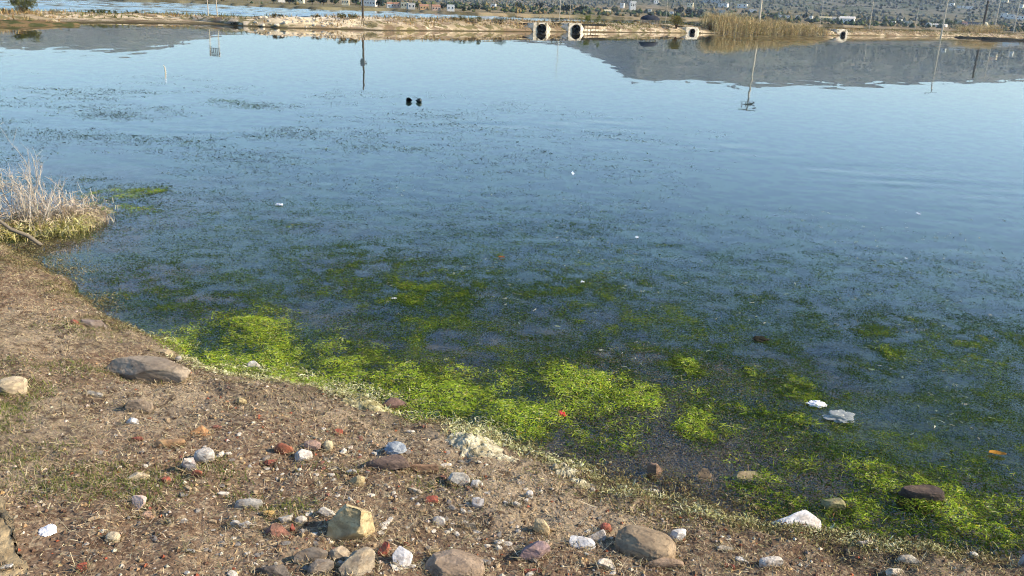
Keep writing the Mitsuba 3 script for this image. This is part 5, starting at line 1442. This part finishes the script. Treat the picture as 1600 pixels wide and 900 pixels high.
# ------------------------------------------------------------------ the dead shrub at the water's edge
def dead_shrub():
    rng = np.random.default_rng(181)
    key = numbered('dead_shrub')
    base = [at(x, y) for x, y in [(-60, 372), (-20, 368), (18, 362), (45, 358), (75, 354), (105, 352), (130, 350)]]
    scale = float((base[3] - EYE) @ FWD) / 1350
    stems, twigs, tw_n = [], [], 0

    def grow(p, d, L, r, depth, out):
        n = 5
        pts = [p]
        for _ in range(n):
            d = d + rng.normal(0, 0.10, 3) + [0, 0, 0.04]
            d /= np.linalg.norm(d)
            pts.append(pts[-1] + d * L / n)
        out.append(tube(pts, np.linspace(r, r * 0.45, n + 1), 4))
        if depth:
            for _ in range(rng.integers(4, 8)):
                k = rng.integers(1, n + 1)
                nd = d + rng.normal(0, 0.6, 3)
                nd[2] += 0.3
                grow(pts[k], nd / np.linalg.norm(nd), L * rng.uniform(0.25, 0.55), r * 0.5, depth - 1, twigs)

    for px, hpx, r in ((20, 146, .010), (46, 84, .009), (64, 84, .008), (78, 78, .007), (4, 100, .009), (-30, 110, .010), (92, 62, .006), (34, 96, .007), (108, 44, .006), (54, 70, .006), (122, 30, .005), (-10, 80, .008), (-50, 100, .01), (70, 60, .006), (84, 70, .006), (28, 80, .006), (40, 110, .006), (58, 92, .006), (10, 70, .007), (66, 74, .006), (100, 66, .005), (88, 58, .006), (50, 60, .006), (-20, 120, .008), (116, 36, .005), (74, 84, .005)):
        p = at(px, 362 - px * 0.08) + [0, rng.uniform(-0.25, 0.25), -0.02]
        grow(p, np.array([rng.normal(0, .12), rng.normal(0, .12), 1.0]), hpx * scale * 0.92, r, 2, stems)
    for k, m in enumerate(stems):
        put(f'{key}__stem' + ('' if k == 0 else f'_{k:03d}'), m, 'dry_blade_material', color=np.tile(lin(204, 198, 188) * rng.uniform(.75, 1.1), (len(m[0]), 1)))
    tm = join(twigs)
    put(f'{key}__twigs', tm, 'dry_blade_material', color=np.tile(lin(192, 184, 172), (len(tm[0]), 1)))
    tag(f'{key}__twigs', kind='stuff')
    n = 1500
    q = rng.uniform(0, 1, n) ** 0.8
    ax = -60 + 190 * q
    P = np.array([at(a_, 364 - a_ * 0.085) for a_ in ax]) + np.stack([rng.normal(0, .05, n), rng.normal(0.1, .15, n), rng.uniform(0.02, 1, n) ** 1.3 * (0.52 - 0.36 * q) * (0.6 + 0.8 * meshkit.noise(np.stack([q * 14, q * 0, q * 0], -1), 8))], 1)
    tv, tf, tc = ribbons(P, rng.uniform(0, 6.28, n), rng.uniform(-0.4, 1.4, n), rng.uniform(0.05, 0.20, n), rng.uniform(0.003, 0.006, n), rng.uniform(-1.2, 1.0, n), palette([(206, 198, 184), (180, 168, 150), (152, 138, 120)], [3, 3, 2], n, 0.2, rng), seg=3, twist=rng.uniform(-1, 1, n), rng=rng)
    put(f'{key}__tangle', (tv, tf), 'dry_blade_material', color=tc)
    tag(f'{key}__tangle', kind='stuff')
    # litter and dried algae caught round its foot
    n = 9000
    u = rng.uniform(0, 1, n)
    px = -60 + 196 * u ** 0.85
    P = np.array([at(a, 366 - a * 0.085) for a in px])
    hump = 0.25 + 1.3 * meshkit.noise(np.stack([u * 9, u * 0, u * 0], -1), 5)
    P = P + np.stack([rng.normal(0, .06, n), rng.normal(0.10, .15, n) * hump, 0.01 + np.abs(rng.normal(0, 0.075, n)) * hump * (1.2 - 0.6 * u)], 1)
    front = P[:, 1] < np.array([at(a, 366 - a * 0.085)[1] for a in px]) + 0.12
    c1 = palette([(206, 198, 140), (176, 172, 100), (222, 214, 170), (132, 132, 76)], [3, 3, 3, 2], n, 0.2, rng)
    c2 = palette([(200, 188, 162), (160, 146, 122), (218, 206, 178), (116, 102, 84)], [3, 3, 2, 2], n, 0.2, rng)
    c = np.where((front & (P[:, 2] < 0.12))[:, None], c1, c2)
    v, f, c = ribbons(P, rng.uniform(0, 6.28, n), rng.uniform(-1.3, 0.6, n), rng.uniform(0.03, 0.12, n), rng.uniform(0.003, 0.009, n), rng.uniform(-1.4, .4, n), c, seg=3, twist=rng.uniform(-1, 1, n), rng=rng)
    put(f'{key}__caught_algae', (v, f), 'dry_blade_material', color=c)
    tag(f'{key}__caught_algae', 'yellow green and straw coloured algae caught round the foot of the shrub', kind='stuff')
    tag(key, 'bleached dead shrub hung with dried algae at the left water edge', 'shrub')
    a, b = at(-30, 330, 0.30), at(66, 384, 0.0)
    log = tube([a, a * .8 + b * .2 + [0, 0.01, .012], a * .5 + b * .5 + [0, -.01, -.006], a * .25 + b * .75 + [0.01, 0, .012], b + [0, 0, 0.0]], [0.011, 0.015, 0.017, 0.020, 0.018], 8)
    put('driftwood_branch', log, 'dry_blade_material', smooth=True, color=np.tile(lin(132, 124, 110), (len(log[0]), 1)))
    tag('driftwood_branch', 'grey driftwood branch leaning into the water under the dead shrub', 'branch')


dead_shrub()


# ------------------------------------------------------------------ the air
scene['air'] = {'type': 'homogeneous', 'albedo': {'type': 'rgb', 'value': [0.93, 0.95, 0.97]}, 'sigma_t': {'type': 'rgb', 'value': [0.00015, 0.00019, 0.00026]}}
scene['haze'] = {'type': 'cube', 'to_world': T().translate([0, 830, 66]).scale([1800, 1000, 69]), 'bsdf': {'type': 'null'}, 'interior': {'type': 'ref', 'id': 'air'}}
scene['camera']['medium'] = {'type': 'ref', 'id': 'air'}
tag('haze', 'thin daylight haze', 'haze', kind='stuff')
